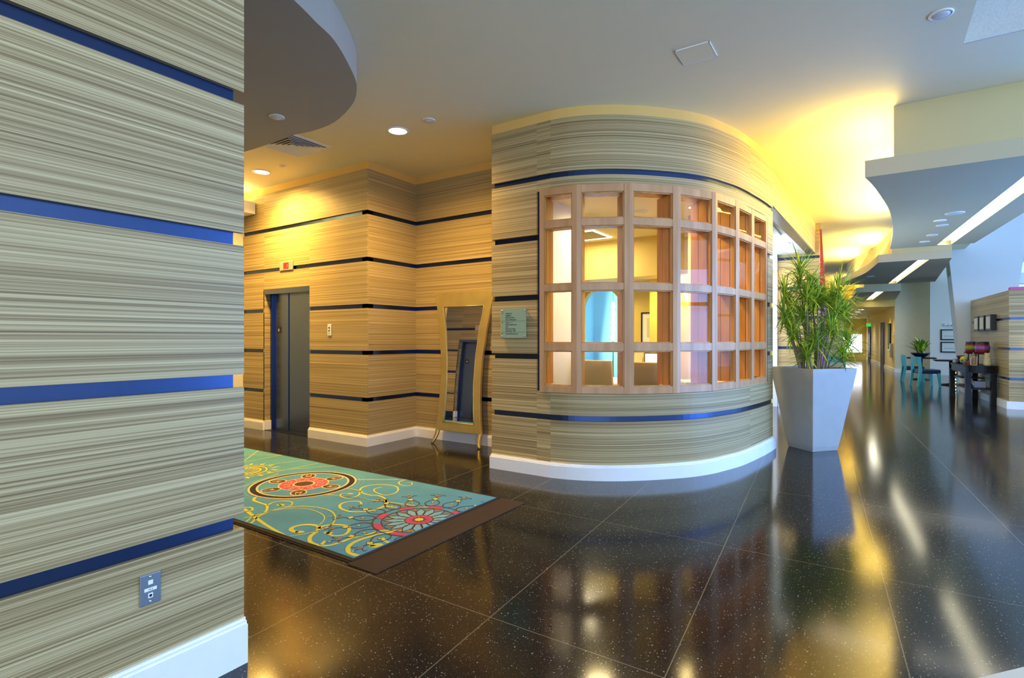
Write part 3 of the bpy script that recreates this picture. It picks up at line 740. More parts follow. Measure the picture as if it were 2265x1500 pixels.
# ------------------------------------------------------------------ leaning mirror
t = thing('leaning_mirror', 'tall champagne gold floor mirror with flared frame leaning in the wood recess', 'mirror', (-4.515, 5.535, 0), rz=.03, rx=-.072)
def interp(tab, z):
    for (a, b), (c_, d_) in zip(tab[:-1], tab[1:]):
        if a <= z <= c_: u = (z-a)/(c_-a); u = u*u*(3-2*u)*.4+u*.6; return b+(d_-b)*u
    return tab[-1][1] if z > tab[-1][0] else tab[0][1]
OUT = [(.17, .372), (.45, .342), (.8, .326), (1.1, .336), (1.45, .378), (1.75, .432), (2.03, .495)]
INN = [(.285, .256), (.5, .232), (.8, .222), (1.1, .232), (1.45, .268), (1.83, .335)]
zz = [.17+(2.03-.17)*k/36 for k in range(37)]
fr = MB()
for sgn in (-1, 1):
    fr.loft([[(sgn*interp(INN, min(max(z, .285), 1.83)), -.02, z), (sgn*interp(OUT, z), -.02, z), (sgn*interp(OUT, z), .025, z), (sgn*interp(INN, min(max(z, .285), 1.83)), .025, z)] for z in zz])
fr.loft([[(-interp(OUT, z)+.02, -.0195, z), (interp(OUT, z)-.02, -.0195, z), (interp(OUT, z)-.02, .025, z), (-interp(OUT, z)+.02, .025, z)] for z in (1.83, 1.9, 1.97, 2.03)])
fr.loft([[(-interp(OUT, z)+.02, -.0195, z), (interp(OUT, z)-.02, -.0195, z), (interp(OUT, z)-.02, .025, z), (-interp(OUT, z)+.02, .025, z)] for z in (.17, .2, .24, .285)])
fr.build('mirror_frame', M_GOLD, t, bevel=.004)
bd = MB()
zi = [.285+(1.83-.285)*k/24 for k in range(25)]
for sgn in (-1, 1): bd.tube([(sgn*interp(INN, z), -.02, z) for z in zi], .006, 6)
bd.tube([(-.256, -.02, .285), (.256, -.02, .285)], .006); bd.tube([(-.335, -.02, 1.83), (.335, -.02, 1.83)], .006); bd.build('inner_bead', M_GOLD, t)
gl = MB(); gl.smooth = True
gl.loft([[(-interp(INN, z)-.01, -.004-.012*math.sin((z-.285)/1.545*PI), z), (interp(INN, z)+.01, -.004-.012*math.sin((z-.285)/1.545*PI), z), (interp(INN, z)+.01, .008, z), (-interp(INN, z)-.01, .008, z)] for z in zi]); gl.sm = [False]*len(gl.sm)
gl.build('mirror_glass', M_MIRR, t)
for sgn in (-1, 1):
    m = MB(); ring = []
    for k in range(9):
        u = k/8; z = .19-.19*u; x = sgn*(.35-.01*math.sin(u*PI)+.035*u*u); y = .0-.035*math.sin(u*1.5)-.03*u*u; w_ = .026-.008*u
        ring.append([(x-w_, y-.014, z), (x+w_, y-.014, z), (x+w_, y+.016, z), (x-w_, y+.016, z)])
    m.smooth = True; m.loft(ring); m.build('foot', M_GOLD, t)

# ------------------------------------------------------------------ rug
RX0, RX1, RY0, RY1 = -7.9, -2.690, 2.262, 3.885
t = thing('patterned_rug', 'teal rug with yellow scrolls and round medallions in front of the lifts', 'rug', (-5.3, 3.07, 0))
MB().box(RX0, RX1, RY0, RY1, 0.0, .010).build('rubber_border', M_RUBBER, t, world=True)
BX0, BX1, BY0, BY1 = RX0+.03, RX1-.028, RY0+.034, RY1-.03
pm = MB(); pm.cur = 0; pm.box(BX0, BX1, BY0, BY1, .0095, .013)
ZR = .013; MI = {'Y': 1, 'P': 2, 'K': 3, 'B': 4, 'M': 5, 'T': 6, 'L': 7, 'G': 0}
def clip(poly):
    for ax_, lim, sg in ((0, BX0, 1), (0, BX1, -1), (1, BY0, 1), (1, BY1, -1)):
        out = []
        for i in range(len(poly)):
            a, b = poly[i-1], poly[i]; ia = (a[ax_]-lim)*sg >= 0; ib = (b[ax_]-lim)*sg >= 0
            if ia != ib:
                u = (lim-a[ax_])/(b[ax_]-a[ax_]); out.append((a[0]+(b[0]-a[0])*u, a[1]+(b[1]-a[1])*u))
            if ib: out.append(b)
        poly = out
        if len(poly) < 3: return None
    return poly
def flat(poly, col, lv):
    poly = clip(poly)
    if not poly: return
    ar = sum(poly[i-1][0]*poly[i][1]-poly[i][0]*poly[i-1][1] for i in range(len(poly)))
    if ar < 0: poly = poly[::-1]
    pm.cur = MI[col]; z = ZR+.00025*lv; n = len(poly)
    pm.add([(x, y, z) for x, y in poly], [list(range(n))])
def ribbon(pts, w0, col, lv, w1=None, per=6, sm=True):
    P = smooth_path(pts, per) if sm and len(pts) > 2 else pts
    n = len(P); L_ = []
    for i, p in enumerate(P):
        a, b = P[max(i-1, 0)], P[min(i+1, n-1)]; d = math.hypot(b[0]-a[0], b[1]-a[1]) or 1; nx, ny = -(b[1]-a[1])/d, (b[0]-a[0])/d
        u = i/(n-1); w_ = (w0 if w1 is None else w0+(w1-w0)*u)/2; L_.append(((p[0]+nx*w_, p[1]+ny*w_), (p[0]-nx*w_, p[1]-ny*w_)))
    for a, b in zip(L_[:-1], L_[1:]): flat([a[0], b[0], b[1], a[1]], col, lv)
def ring(cx, cy, r0, r1, col, lv, a0=0, a1=2*PI, seg=72):
    k = max(3, int(seg*(a1-a0)/(2*PI)))
    for i in range(k):
        a, b = a0+(a1-a0)*i/k, a0+(a1-a0)*(i+1)/k
        flat([(cx+r0*math.cos(a), cy+r0*math.sin(a)), (cx+r1*math.cos(a), cy+r1*math.sin(a)), (cx+r1*math.cos(b), cy+r1*math.sin(b)), (cx+r0*math.cos(b), cy+r0*math.sin(b))], col, lv)
def disc(cx, cy, r, col, lv): flat([(cx+r*math.cos(2*PI*i/40), cy+r*math.sin(2*PI*i/40)) for i in range(40)], col, lv)
def ell(cx, cy, ra, rb, rot, col, lv, seg=20):
    c_, s_ = math.cos(rot), math.sin(rot)
    flat([(cx+c_*ra*math.cos(2*PI*i/seg)-s_*rb*math.sin(2*PI*i/seg), cy+s_*ra*math.cos(2*PI*i/seg)+c_*rb*math.sin(2*PI*i/seg)) for i in range(seg)], col, lv)
Q = lambda pts, sx=3.4318, ox=500, oy=960: [at(ox+x/sx, oy+y/sx, .013) for x, y in pts]
# paler pools of colour
for u_, v_, ra, rb in ((430, 600, .34, .22), (600, 200, .45, .16), (700, 200, .3, .14)):
    cx, cy = Q([(u_, v_)])[0]
    for k in range(4): None
# rays from the left medallion
for a, b in [((130, 160), (450, 160)), ((130, 215), (440, 158)), ((130, 210), (250, 122)), ((130, 300), (840, 240)), ((130, 340), (700, 222)), ((130, 260), (620, 195)), ((130, 400), (400, 300)), ((340, 400), (1520, 560)), ((600, 440), (1540, 555)), ((990, 350), (1380, 348)), ((700, 345), (1300, 345))]:
    ribbon(Q([a, b]), .009, 'Y', 5, sm=False)
# scrolls
for pts, w_ in [
    ([(1300, 560), (1210, 545), (1215, 500), (1160, 470), (1090, 465), (1020, 440), (1030, 410), (1100, 390), (1200, 385), (1290, 400), (1305, 430), (1270, 455), (1200, 465), (1130, 440), (1130, 418), (1180, 405)], .018),
    ([(1215, 500), (1210, 540), (1150, 570), (1050, 590), (940, 590), (870, 565), (870, 535), (930, 515), (1010, 515), (1030, 535)], .024),
    ([(1040, 440), (960, 420), (900, 415)], .012), ([(1020, 440), (1000, 470), (930, 490), (870, 475), (880, 455), (940, 455)], .014),
    ([(1420, 345), (1360, 350), (1315, 365), (1320, 385), (1370, 395), (1410, 385), (1405, 370), (1370, 372)], .014),
    ([(135, 570), (300, 690), (480, 790)], .028), ([(135, 560), (190, 560), (200, 580), (150, 590)], .018),
    ([(225, 480), (210, 505), (260, 525), (310, 545), (300, 590), (230, 620), (130, 640)], .022),
    ([(310, 545), (360, 520), (440, 510), (500, 520), (490, 545), (440, 552), (400, 535)], .014),
    ([(190, 680), (260, 620), (400, 570), (560, 550), (700, 560), (800, 590), (830, 640), (800, 690), (720, 730), (600, 760), (460, 780)], .014),
    ([(150, 670), (220, 620), (380, 580), (540, 565), (660, 580), (740, 620), (740, 660), (700, 700)], .010),
    ([(540, 748), (500, 735), (500, 715), (560, 695), (640, 690), (700, 705), (690, 740), (640, 780), (640, 820), (700, 845), (780, 848), (880, 820), (960, 790), (1060, 770), (1200, 735), (1450, 735)], .030),
    ([(700, 720), (740, 700), (830, 690), (920, 700), (935, 730), (900, 765), (820, 775), (770, 755), (790, 745)], .026),
    ([(720, 845), (740, 825), (750, 812)], .024),
    ([(1090, 850), (1160, 840), (1195, 870), (1180, 905), (1100, 930), (1000, 925), (935, 900), (930, 860), (980, 820), (1080, 785), (1180, 760), (1280, 740)], .036),
    ([(1180, 790), (1220, 820), (1290, 830), (1340, 805), (1400, 760)], .024)]:
    ribbon(Q(pts), w_*1.15, 'Y', 6, w_*.7)
for x, y in [(560, 745), (775, 752), (1120, 855), (940, 455), (415, 540)]: cx, cy = Q([(x, y)])[0]; ell(cx, cy, .035, .022, .4, 'Y', 6)
# middle medallion
cx, cy = -4.487, 3.20; R1 = .455
ring(cx, cy, R1*1.12, R1*1.135, 'L', 2); ring(cx, cy, R1*1.2, R1*1.21, 'L', 2)
disc(cx, cy, R1*1.06, 'P', 7); disc(cx, cy, R1*1.02, 'K', 8); disc(cx, cy, R1*.91, 'P', 9); disc(cx, cy, R1*.87, 'G', 10)
for k in range(6):
    a = k*PI/3+.28; px_, py_ = cx+R1*.66*math.cos(a), cy+R1*.66*math.sin(a)
    ell(px_, py_, R1*.20, R1*.16, a, 'P', 11); ell(px_, py_, R1*.17, R1*.135, a, 'B', 12)
    for s_ in (-1, 1):
        q0 = [(px_+R1*.14*math.cos(a+s_*.2), py_+R1*.14*math.sin(a+s_*.2)), (px_+R1*.05*math.cos(a+s_*1.5), py_+R1*.05*math.sin(a+s_*1.5)), (px_-R1*.08*math.cos(a+s_*.9), py_-R1*.08*math.sin(a+s_*.9)), (px_+R1*.02*math.cos(a), py_+R1*.02*math.sin(a))]
        ribbon(q0, .007, 'P', 13, per=4)
disc(cx, cy, R1*.50, 'P', 14); disc(cx, cy, R1*.475, 'M', 15)
for k in range(12):
    a = k*PI/6; bx, by = cx+R1*.33*math.cos(a), cy+R1*.33*math.sin(a)
    ring(bx, by, R1*.055, R1*.068, 'P', 16, a+.4, a+5.4, 20); ring(cx+R1*.42*math.cos(a+.26), cy+R1*.42*math.sin(a+.26), R1*.03, R1*.042, 'P', 16, a, a+4.5, 16)
disc(cx, cy, R1*.225, 'P', 17); disc(cx, cy, R1*.185, 'B', 18)
# left medallion
cx, cy = -5.45, 3.16; r3 = .235
ring(cx, cy, r3*.93, r3, 'Y', 8); ring(cx, cy, r3*.68, r3*.75, 'Y', 8)
for k in range(8): ring(cx, cy, r3*.75, r3*.93, 'T', 7, k*PI/4+.1, k*PI/4+.5)
for k in range(24): a = k*PI/12; flat([(cx+r3*.1*math.cos(a), cy+r3*.1*math.sin(a)), (cx+r3*.68*math.cos(a-.06), cy+r3*.68*math.sin(a-.06)), (cx+r3*.68*math.cos(a+.05), cy+r3*.68*math.sin(a+.05))], 'Y', 8)
for k in range(16):
    a = k*PI/8; f = lambda r_, d_: (cx+r_*math.cos(a+d_), cy+r_*math.sin(a+d_))
    flat([f(r3*1.16, 0), f(r3*1.3, -.07), f(r3*1.55, 0), f(r3*1.3, .07)], 'Y', 8)
    ring(*f(r3*1.15, .16), r3*.06, r3*.085, 'Y', 7, seg=14)
# corner medallion
cx, cy = -2.868, 3.05; R2 = .352
N_ = 16
ring(cx, cy, R2*.965, R2, 'B', 8); ring(cx, cy, R2*.78, R2*.81, 'B', 8)
for k in range(8): ring(cx, cy, R2*.81, R2*.965, 'M', 7, k*PI/4+.1, k*PI/4+.5)
def petal(a, r0, r1, wd, col, lw, lv, fill=None):
    P = [(r0, 0)]+[(r0+(r1-r0)*u, wd*math.sin(PI*u**.8)) for u in (.15, .3, .45, .6, .75, .9)]+[(r1, 0)]
    f = lambda p, s_: (cx+p[0]*math.cos(a)-s_*p[1]*math.sin(a), cy+p[0]*math.sin(a)+s_*p[1]*math.cos(a))
    if fill: flat([f(p, 1) for p in P]+[f(p, -1) for p in P[-2:0:-1]], fill, lv-1)
    for s_ in (1, -1): ribbon([f(p, s_) for p in P], lw, col, lv, sm=False)
for k in range(N_):
    a = k*2*PI/N_+.1; g = lambda r_, d_=0: (cx+r_*math.cos(a+d_), cy+r_*math.sin(a+d_))
    petal(a, R2*.95, R2*1.52, R2*.17, 'B', .009, 9)
    flat([g(R2*1.44), g(R2*1.52, .065), g(R2*1.62), g(R2*1.52, -.065)], 'B', 10); flat([g(R2*1.455), g(R2*1.52, .052), g(R2*1.60), g(R2*1.52, -.052)], 'Y', 11)
    ell(*g(R2*1.25), .017, .014, a, 'B', 10); ell(*g(R2*1.25), .012, .010, a, 'Y', 11)
    ribbon([g(R2*1.6), g(R2*1.95)], .007, 'B', 10, sm=False); ell(*g(R2*1.78), .024, .017, a, 'T', 11); ell(*g(R2*1.97), .013, .013, a, 'B', 10); ell(*g(R2*1.97), .009, .009, a, 'P', 11)
    for s_ in (-1, 1): ribbon([g(R2*1.70), g(R2*1.82, s_*.05), g(R2*1.86, s_*.09), g(R2*1.80, s_*.10)], .007, 'B', 10, per=4)
    petal(a+PI/N_, R2*.26, R2*.76, R2*.105, 'B', .008, 9, 'L')
    flat([g(R2*.60), g(R2*.68, .09), g(R2*.78), g(R2*.68, -.09)], 'T', 10)
disc(cx, cy, R2*.31, 'B', 12); disc(cx, cy, R2*.29, 'M', 13)
for k in range(12): a = k*PI/6; flat([(cx+R2*.11*math.cos(a-.2), cy+R2*.11*math.sin(a-.2)), (cx+R2*.22*math.cos(a), cy+R2*.22*math.sin(a)), (cx+R2*.11*math.cos(a+.2), cy+R2*.11*math.sin(a+.2))], 'B', 14)
disc(cx, cy, R2*.11, 'B', 15); disc(cx, cy, R2*.095, 'Y', 16)
pl = pm.build('carpet_pile', [M_RUG, M_RY, M_RP, M_RK, M_RB, M_RM, M_RT, M_RL], t, world=True)
b = MB().box(-2.69, -2.44, 2.225, 3.885, 0, .006); b.box(-7.9, -2.69, 2.248, 2.262, 0, .005)
tag(b.build('floor_mat', M_MAT), 'plain brown recessed matting strip beside the short end of the rug', 'mat')

# ------------------------------------------------------------------ planter with dracaena
PC = (-.625, 7.86); pr = math.atan2(.64, -.77)
t = thing('square_planter', 'tall tapered square concrete planter standing by the curved booth', 'planter', (PC[0], PC[1], 0), math.radians(-5)+PI/4)
def sq(h, z): return [(-h, -h, z), (h, -h, z), (h, h, z), (-h, h, z)]
PR = math.atan2(.77, .64)
t.matrix_basis = Matrix.Translation((PC[0], PC[1], 0)) @ Matrix.Rotation(PR, 4, 'Z')
m = MB(); m.loft([sq(.19, 0), sq(.205, .06), sq(.338, .985), sq(.342, 1.03), sq(.315, 1.03), sq(.305, .93)]); m.build('planter_body', M_CONC, t, bevel=.004)
MB().loft([sq(.29, .90), sq(.305, .935)]).build('soil', M_SOIL, t)
t = thing('dracaena_plant', 'spiky yellow-green dracaena on many pale canes in the tall concrete planter', 'plant', (PC[0], PC[1], .936), PR)
rnd = random.Random(11)
heads = [(-.17, .0, 2.28, .34), (-.12, .12, 2.12, .34), (.0, -.05, 1.9, .36), (.24, .1, 1.86, .38), (-.25, .1, 1.60, .34), (.26, -.02, 1.98, .42), (-.33, .06, 1.93, .34), (-.15, -.12, 1.95, .30), (.03, .15, 2.05, .34), (-.38, -.08, 1.66, .33), (.37, .08, 1.70, .36), (.17, -.12, 1.74, .34), (-.1, .1, 1.68, .34), (.08, -.2, 1.52, .32),
         (-.28, -.05, 1.45, .32), (.33, -.06, 1.34, .32), (-.08, -.16, 1.36, .30), (.15, .15, 1.40, .32), (-.20, .22, 1.80, .34), (.10, .05, 1.86, .32), (.30, .2, 1.55, .34), (-.05, -.02, 1.80, .34), (.22, -.2, 1.16, .26), (-.18, -.18, 1.2, .24)]
can, fol = [], MB()
def leaf(m, o, d, ln, wd, droop, mi):
    m.cur = mi; o = Vector(o); d = Vector(d).normalized(); side = d.cross(Vector((0, 0, 1)))
    if side.length < .05: side = Vector((1, 0, 0))
    side.normalize(); vs = []; n = 6
    for k in range(n+1):
        u = k/n; p = o+d*ln*u+Vector((0, 0, -1))*droop*ln*u*u; w_ = wd*(.55+1.6*u)*(1-u)**.75 if u < 1 else 0
        nrm = side.cross(d).normalized()
        vs += [p-side*w_+nrm*w_*.35, p+Vector((0, 0, 0)), p+side*w_+nrm*w_*.35]
    fs = []
    for k in range(n): a = 3*k; fs += [(a, a+1, a+4, a+3), (a+1, a+2, a+5, a+4)]
    m.add([tuple(v) for v in vs], fs)
for hx, hy, hz, ln in heads:
    hx = hx*1.12+.03; wx = max(hx*CY-hy*SY, -.30); wy = hx*SY+hy*CY; X_ = wx*math.cos(PR)+wy*math.sin(PR); Y_ = -wx*math.sin(PR)+wy*math.cos(PR); z = hz-.93
    bx, by = X_*.38+rnd.uniform(-.05, .05), Y_*.38+rnd.uniform(-.05, .05)
    mid = (X_*.55+rnd.uniform(-.05, .05), Y_*.55+rnd.uniform(-.05, .05), z*.5)
    pts = smooth_path([(bx, by, 0), mid, (X_, Y_, z)], 6)
    m = MB(); m.tube(pts, [.016-.008*i/(len(pts)-1) for i in range(len(pts))], 7); m.build('cane', M_STEM, t)
    for k in range(84):
        az_ = k*2.4+rnd.uniform(-.2, .2); el = rnd.uniform(-.35, 1.35)*(1 if k > 8 else .6)+(.2 if k < 12 else 0)
        d = (math.cos(az_)*math.cos(el), math.sin(az_)*math.cos(el), math.sin(el))
        if PC[0]+math.cos(PR)*0+X_*math.cos(PR)-Y_*math.sin(PR)+(d[0]*math.cos(PR)-d[1]*math.sin(PR))*ln < -1.04: continue
        leaf(fol, (X_, Y_, z+rnd.uniform(-.10, .03)), d, ln*rnd.uniform(.8, 1.25), rnd.uniform(.007, .012), rnd.uniform(.05, .45), rnd.choice((0, 0, 1)))
for k in range(9):
    a = rnd.uniform(0, 6.28); r_ = rnd.uniform(.03, .16); x, y = r_*math.cos(a), r_*math.sin(a)
    m = MB(); m.tube([(x, y, 0), (x*1.3, y*1.3, .35), (x*1.8, y*1.5, .75)], [.012, .010, .006], 6); m.build('cane', M_STEM, t)
f = fol.build('foliage', [M_LEAF, M_LEAF2], t)

# ------------------------------------------------------------------ coloured fin at the entry wall end
t = thing('glass_fin', 'tall narrow tapering fin, burgundy above and purple below, behind the plant', 'decorative fin', (-.82, 12.25, 0))
m = MB(); m.loft([[(-.02, -.02, z), (w_, -.02, z), (w_, .02, z), (-.02, .02, z)] for z, w_ in ((2.1, .085), (2.6, .06), (3.55, .005))]); q = m.build('upper_blade', M_REDP, t); q['label'] = 'burgundy blade'
m = MB(); m.loft([[(-.02, -.02, z), (w_, -.02, z), (w_, .02, z), (-.02, .02, z)] for z, w_ in ((.02, .10), (2.1, .085))]); q = m.build('lower_blade', M_PURP, t); q['label'] = 'purple blade'
m = MB(); m.box(-.04, .12, -.05, .05, 0, .02); m.build('base_plate', M_STEEL, t)
t = thing('stair_panel', 'lavender panel behind a white sloping rail beside the booth end', 'panel', (-1.70, 11.6, 0), 0)
MB().box(-.14, .06, 0, .03, .0, 1.75).build('panel', M_LAV, t)
m = MB(); m.add([(-.16, -.03, .9), (.08, -.03, 1.25), (.08, -.03, 0), (-.16, -.03, 0), (-.16, 0, .9), (.08, 0, 1.25), (.08, 0, 0), (-.16, 0, 0)], [(0, 1, 2, 3), (7, 6, 5, 4), (0, 4, 5, 1), (1, 5, 6, 2), (2, 6, 7, 3), (3, 7, 4, 0)]); m.build('sloping_rail', M_WHITE, t)

# ------------------------------------------------------------------ office furniture
def office_chair(x, y, rz, label):
    t = thing('office_chair', label, 'chair', (x, y, 0), rz, 'office visitor chairs')
    rows_ = []
    for k in range(9):
        u = k/8; z = .50+.62*u; hw = .215+.045*math.sin(u*1.6); yb = -.24-.10*u; rings = []
        for i in range(9):
            a = -1+2*i/8; rings.append((a*hw, yb+.05*a*a, z))
        for i in range(9):
            a = 1-2*i/8; rings.append((a*(hw-.01), yb+.06+.05*a*a, z))
        rows_.append(rings)
    m = MB(); m.smooth = True; m.loft(rows_); m.build('backrest', M_CLAY, t, bevel=.01)
    m = MB(); m.box(-.24, .24, -.24, .26, .42, .52); m.build('seat', M_CLAY, t, bevel=.03)
    for s_ in (-1, 1):
        m = MB(); m.tube(smooth_path([(s_*.24, -.22, .48), (s_*.28, -.16, .66), (s_*.28, .16, .66), (s_*.25, .22, .48)], 5), .018, 8); m.build('armrest', M_CLAY, t)
    m = MB(); m.tube([(0, 0, .42), (0, 0, .08)], .03, 10); m.build('column', M_STEELD, t)
    for k in range(5):
        a = k*2*PI/5; m = MB(); m.tube([(0, 0, .10), (.28*math.cos(a), .28*math.sin(a), .06)], [.024, .014], 8); m.lathe([(.001, 0), (.025, .008), (.025, .04), (.001, .05)], 10, .28*math.cos(a), .28*math.sin(a)); m.build('leg', M_STEELD, t)
office_chair(-2.93, 6.62, -.1, 'beige leather chair seen through the second window bay')
office_chair(-2.27, 6.42, -.1, 'beige leather chair seen through the third window bay')
t = thing('office_desk', 'white topped desk behind the beige chairs in the office', 'desk', (-3.45, 7.75, 0))
MB().box(-.85, .42, -.38, .75, .71, .75).build('desktop', M_WHITE, t, bevel=.01)
for x in (-.8, .37):
    for y in (-.33, .7): MB().box(x-.025, x+.025, y-.025, y+.025, 0, .71).build('leg', M_STEELD, t)
t = thing('round_side_desk', 'round-ended beige side table beside the white desk', 'table', (-2.62, 7.95, 0))
m = MB(); m.lathe([(.38, .70), (.40, .72), (.40, .74), (.38, .755), (.001, .755)], 30); m.build('tabletop', M_OAK, t)
m = MB(); m.lathe([(.05, .70), (.05, .04), (.22, .02), (.22, 0)], 20); m.build('pedestal', M_STEELD, t)
t = thing('computer_monitor', 'lit computer monitor facing the window on the side table', 'monitor', (-2.68, 7.98, .755))
MB().box(-.19, .21, -.02, .012, .10, .43).build('casing', M_BLACK, t, bevel=.004)
q = MB().box(-.175, .195, -.022, -.019, .13, .415).build('screen', M_SCREEN, t)
text('screen_text', 'ES', .03, M_INK, q, Matrix.Translation((-.14, -.0225, .36)) @ FRONT)
m = MB()
for k, w_ in enumerate((.12, .16, .10)): m.box(-.04, -.04+w_, -.0226, -.0222, .30-.03*k, .304-.03*k)
m.build('screen_lines', M_INK, q)
MB().box(-.03, .03, -.0, .03, .01, .14).build('stand', M_BLACK, t); MB().box(-.12, .12, -.08, .08, 0, .012).build('foot', M_BLACK, t)
t = thing('paper_holder', 'slanted cream paper holder left of the monitor', 'paper holder', (-3.02, 7.98, .755))
m = MB(); m.add([(-.10, -.04, 0), (.06, -.04, 0), (.12, .05, .42), (-.02, .05, .42), (-.10, -.02, 0), (.06, -.02, 0), (.12, .06, .42), (-.02, .06, .42)], [(0, 1, 2, 3), (7, 6, 5, 4), (0, 4, 5, 1), (1, 5, 6, 2), (2, 6, 7, 3), (3, 7, 4, 0)]); m.build('sheet', M_CREAM, t)
MB().box(-.10, .06, -.05, .03, 0, .01).build('base', M_BLACK, t)
t = thing('framed_picture', 'dark framed picture on the yellow office wall, seen through the third bay', 'picture', (-3.42, 9.9, 1.60))
m = MB()
for a in ((-.2, .2, -.03, 0, -.29, -.27), (-.2, .2, -.03, 0, .27, .29), (-.2, -.18, -.03, 0, -.29, .29), (.18, .2, -.03, 0, -.29, .29)): m.box(*a)
m.build('picture_frame', M_DARKW, t); MB().box(-.18, .18, -.012, 0, -.27, .27).build('mount', M_WHITE, t); MB().box(-.09, .09, -.015, -.011, -.18, .18).build('print', plain('print_paper', (224, 214, 176), .6), t)
t = thing('low_cabinet', 'low cabinet under the fourth window bay inside the office', 'cabinet', (-1.72, 7.12, 0), .6)
MB().box(-.35, .35, -.2, .2, .05, .84).build('body', M_CREAM, t); MB().box(-.37, .37, -.22, .22, .84, .86).build('top', M_CREAM, t)
MB().box(-.33, -.01, -.21, -.2, .08, .82).build('door', M_CREAM, t); MB().box(.01, .33, -.21, -.2, .08, .82).build('door', M_CREAM, t)
t = thing('flower_arrangement', 'white bowl with red and pale yellow flowers on the office cabinet', 'flowers', (-1.76, 7.06, .86))
m = MB(); m.lathe([(.04, 0), (.09, .03), (.10, .07), (.085, .075), (.001, .06)], 20); m.build('bowl', M_WHITE, t)
for k in range(16):
    a = rnd.uniform(0, 6.28); r_ = rnd.uniform(.0, .13); z = .10+rnd.uniform(0, .05)-r_*.25
    m = MB(); m.lathe([(.001, z-.02), (.022, z), (.026, z+.012), (.001, z+.02)], 9, r_*math.cos(a), r_*math.sin(a)); m.build('blossom', M_RED if k == 0 else (M_RY if k % 2 else M_WHITE), t)

# ------------------------------------------------------------------ dining corner
def cafe_chair(x, y, rz, label):
    t = thing('cafe_chair', label, 'chair', (x, y, 0), rz, 'teal chairs of the dining corner')
    m = MB(); m.box(-.27, .27, -.24, .27, .38, .50); m.build('seat', M_NAVY, t, bevel=.025)
    m = MB(); m.loft([[(a*.28, -.31+.06*a*a-.018, z) for a in (-1, -.5, 0, .5, 1)]+[(a*.28, -.31+.06*a*a+.018, z) for a in (1, .5, 0, -.5, -1)] for z in (.66, .87)]); m.build('backrest', M_TEAL, t)
    for sx in (-1, 1):
        m = MB(); m.loft([[(sx*.25-w_, yy-w_, z), (sx*.25+w_, yy-w_, z), (sx*.25+w_, yy+w_, z), (sx*.25-w_, yy+w_, z)] for z, yy, w_ in ((0, -.30, .024), (.45, -.24, .034), (.86, -.262, .028))]); m.build('back_leg', M_TEAL, t)
        m = MB(); m.loft([[(sx*.24-w_, yy-w_, z), (sx*.24+w_, yy-w_, z), (sx*.24+w_, yy+w_, z), (sx*.24-w_, yy+w_, z)] for z, yy, w_ in ((0, .25, .022), (.40, .22, .036))]); m.build('leg', M_TEAL, t)
    return t
c0 = cafe_chair(1.34, 20.05, -1.25, 'teal chair with navy seat nearest the buffet table')
for x, y, rz, lb in [(1.14, 22.0, -1.5, 'teal chair with navy seat left of the potted plant'), (2.42, 21.6, 1.5, 'teal chair partly hidden behind the dark dining table'), (2.2, 19.6, .3, 'teal chair with navy seat close behind the left leg of the buffet table'), (-.98, 19.6, .2, 'teal chair half hidden behind the tall concrete planter')]:
    copy_thing(c0, (x, y, 0), rz, lb, 'teal chairs of the dining corner')
def cafe_table(x, y, lb):
    t = thing('dining_table', lb, 'table', (x, y, 0))
    MB().box(-.40, .40, -.38, .38, .72, .76).build('tabletop', M_DARKW, t, bevel=.006)
    m = MB(); m.lathe([(.045, .72), (.045, .06), (.25, .03), (.25, 0)], 16); m.build('pedestal', M_BLACK, t)
cafe_table(2.0, 20.95, 'dark square dining table among the teal chairs'); cafe_table(1.42, 23.3, 'dark square table carrying the blue potted plant')
t = thing('potted_plant', 'leafy green plant in a wide blue bowl on the far dining table', 'plant', (1.40, 23.2, .761))
m = MB(); m.lathe([(.10, 0), (.14, .02), (.26, .12), (.28, .16), (.26, .16), (.001, .13)], 26); m.build('bowl', M_NAVY, t)
m = MB()
for k in range(110):
    az_ = rnd.uniform(0, 6.28); el = rnd.uniform(.75, 1.5); d = (math.cos(az_)*math.cos(el), math.sin(az_)*math.cos(el), math.sin(el))
    leaf(m, (rnd.uniform(-.1, .1), rnd.uniform(-.1, .1), rnd.uniform(.13, .34)), d, rnd.uniform(.4, .62), rnd.uniform(.03, .042), rnd.uniform(.2, .6), rnd.choice((0, 1, 1)))
m.build('foliage', [M_LEAF, M_LEAF2], t)
for k, (z, lb) in enumerate([(1.555, 'upper'), (1.08, 'lower')]):
    t = thing('framed_notice', lb+' of two black framed notices on the pale wall by the leaning pier', 'picture', (2.62, 26.5, z))
    m = MB()
    for a in ((-.40, .40, -.04, 0, -.205, -.165), (-.40, .40, -.04, 0, .165, .205), (-.40, -.36, -.04, 0, -.205, .205), (.36, .40, -.04, 0, -.205, .205)): m.box(*a)
    m.build('notice_frame', M_BLACK, t); q = MB().box(-.36, .36, -.015, 0, -.165, .165).build('notice_sheet', M_PALE, t)
    m = MB()
    for i in range(7): m.box(-.28+i*.08, -.23+i*.08, -.017, -.0148, -.06, -.045)
    m.build('notice_text', M_INK, q)
t = thing('picture_light', 'small white wall lamp above the framed notices', 'wall lamp', (2.45, 26.5, 1.95))
MB().box(-.15, .2, -.06, 0, -.03, .03).build('bar', M_WHITE, t); 
for x in (-.1, .02, .14): MB().box(x-.02, x+.02, -.09, -.06, -.05, .05).build('bulb', M_LENSD, t)

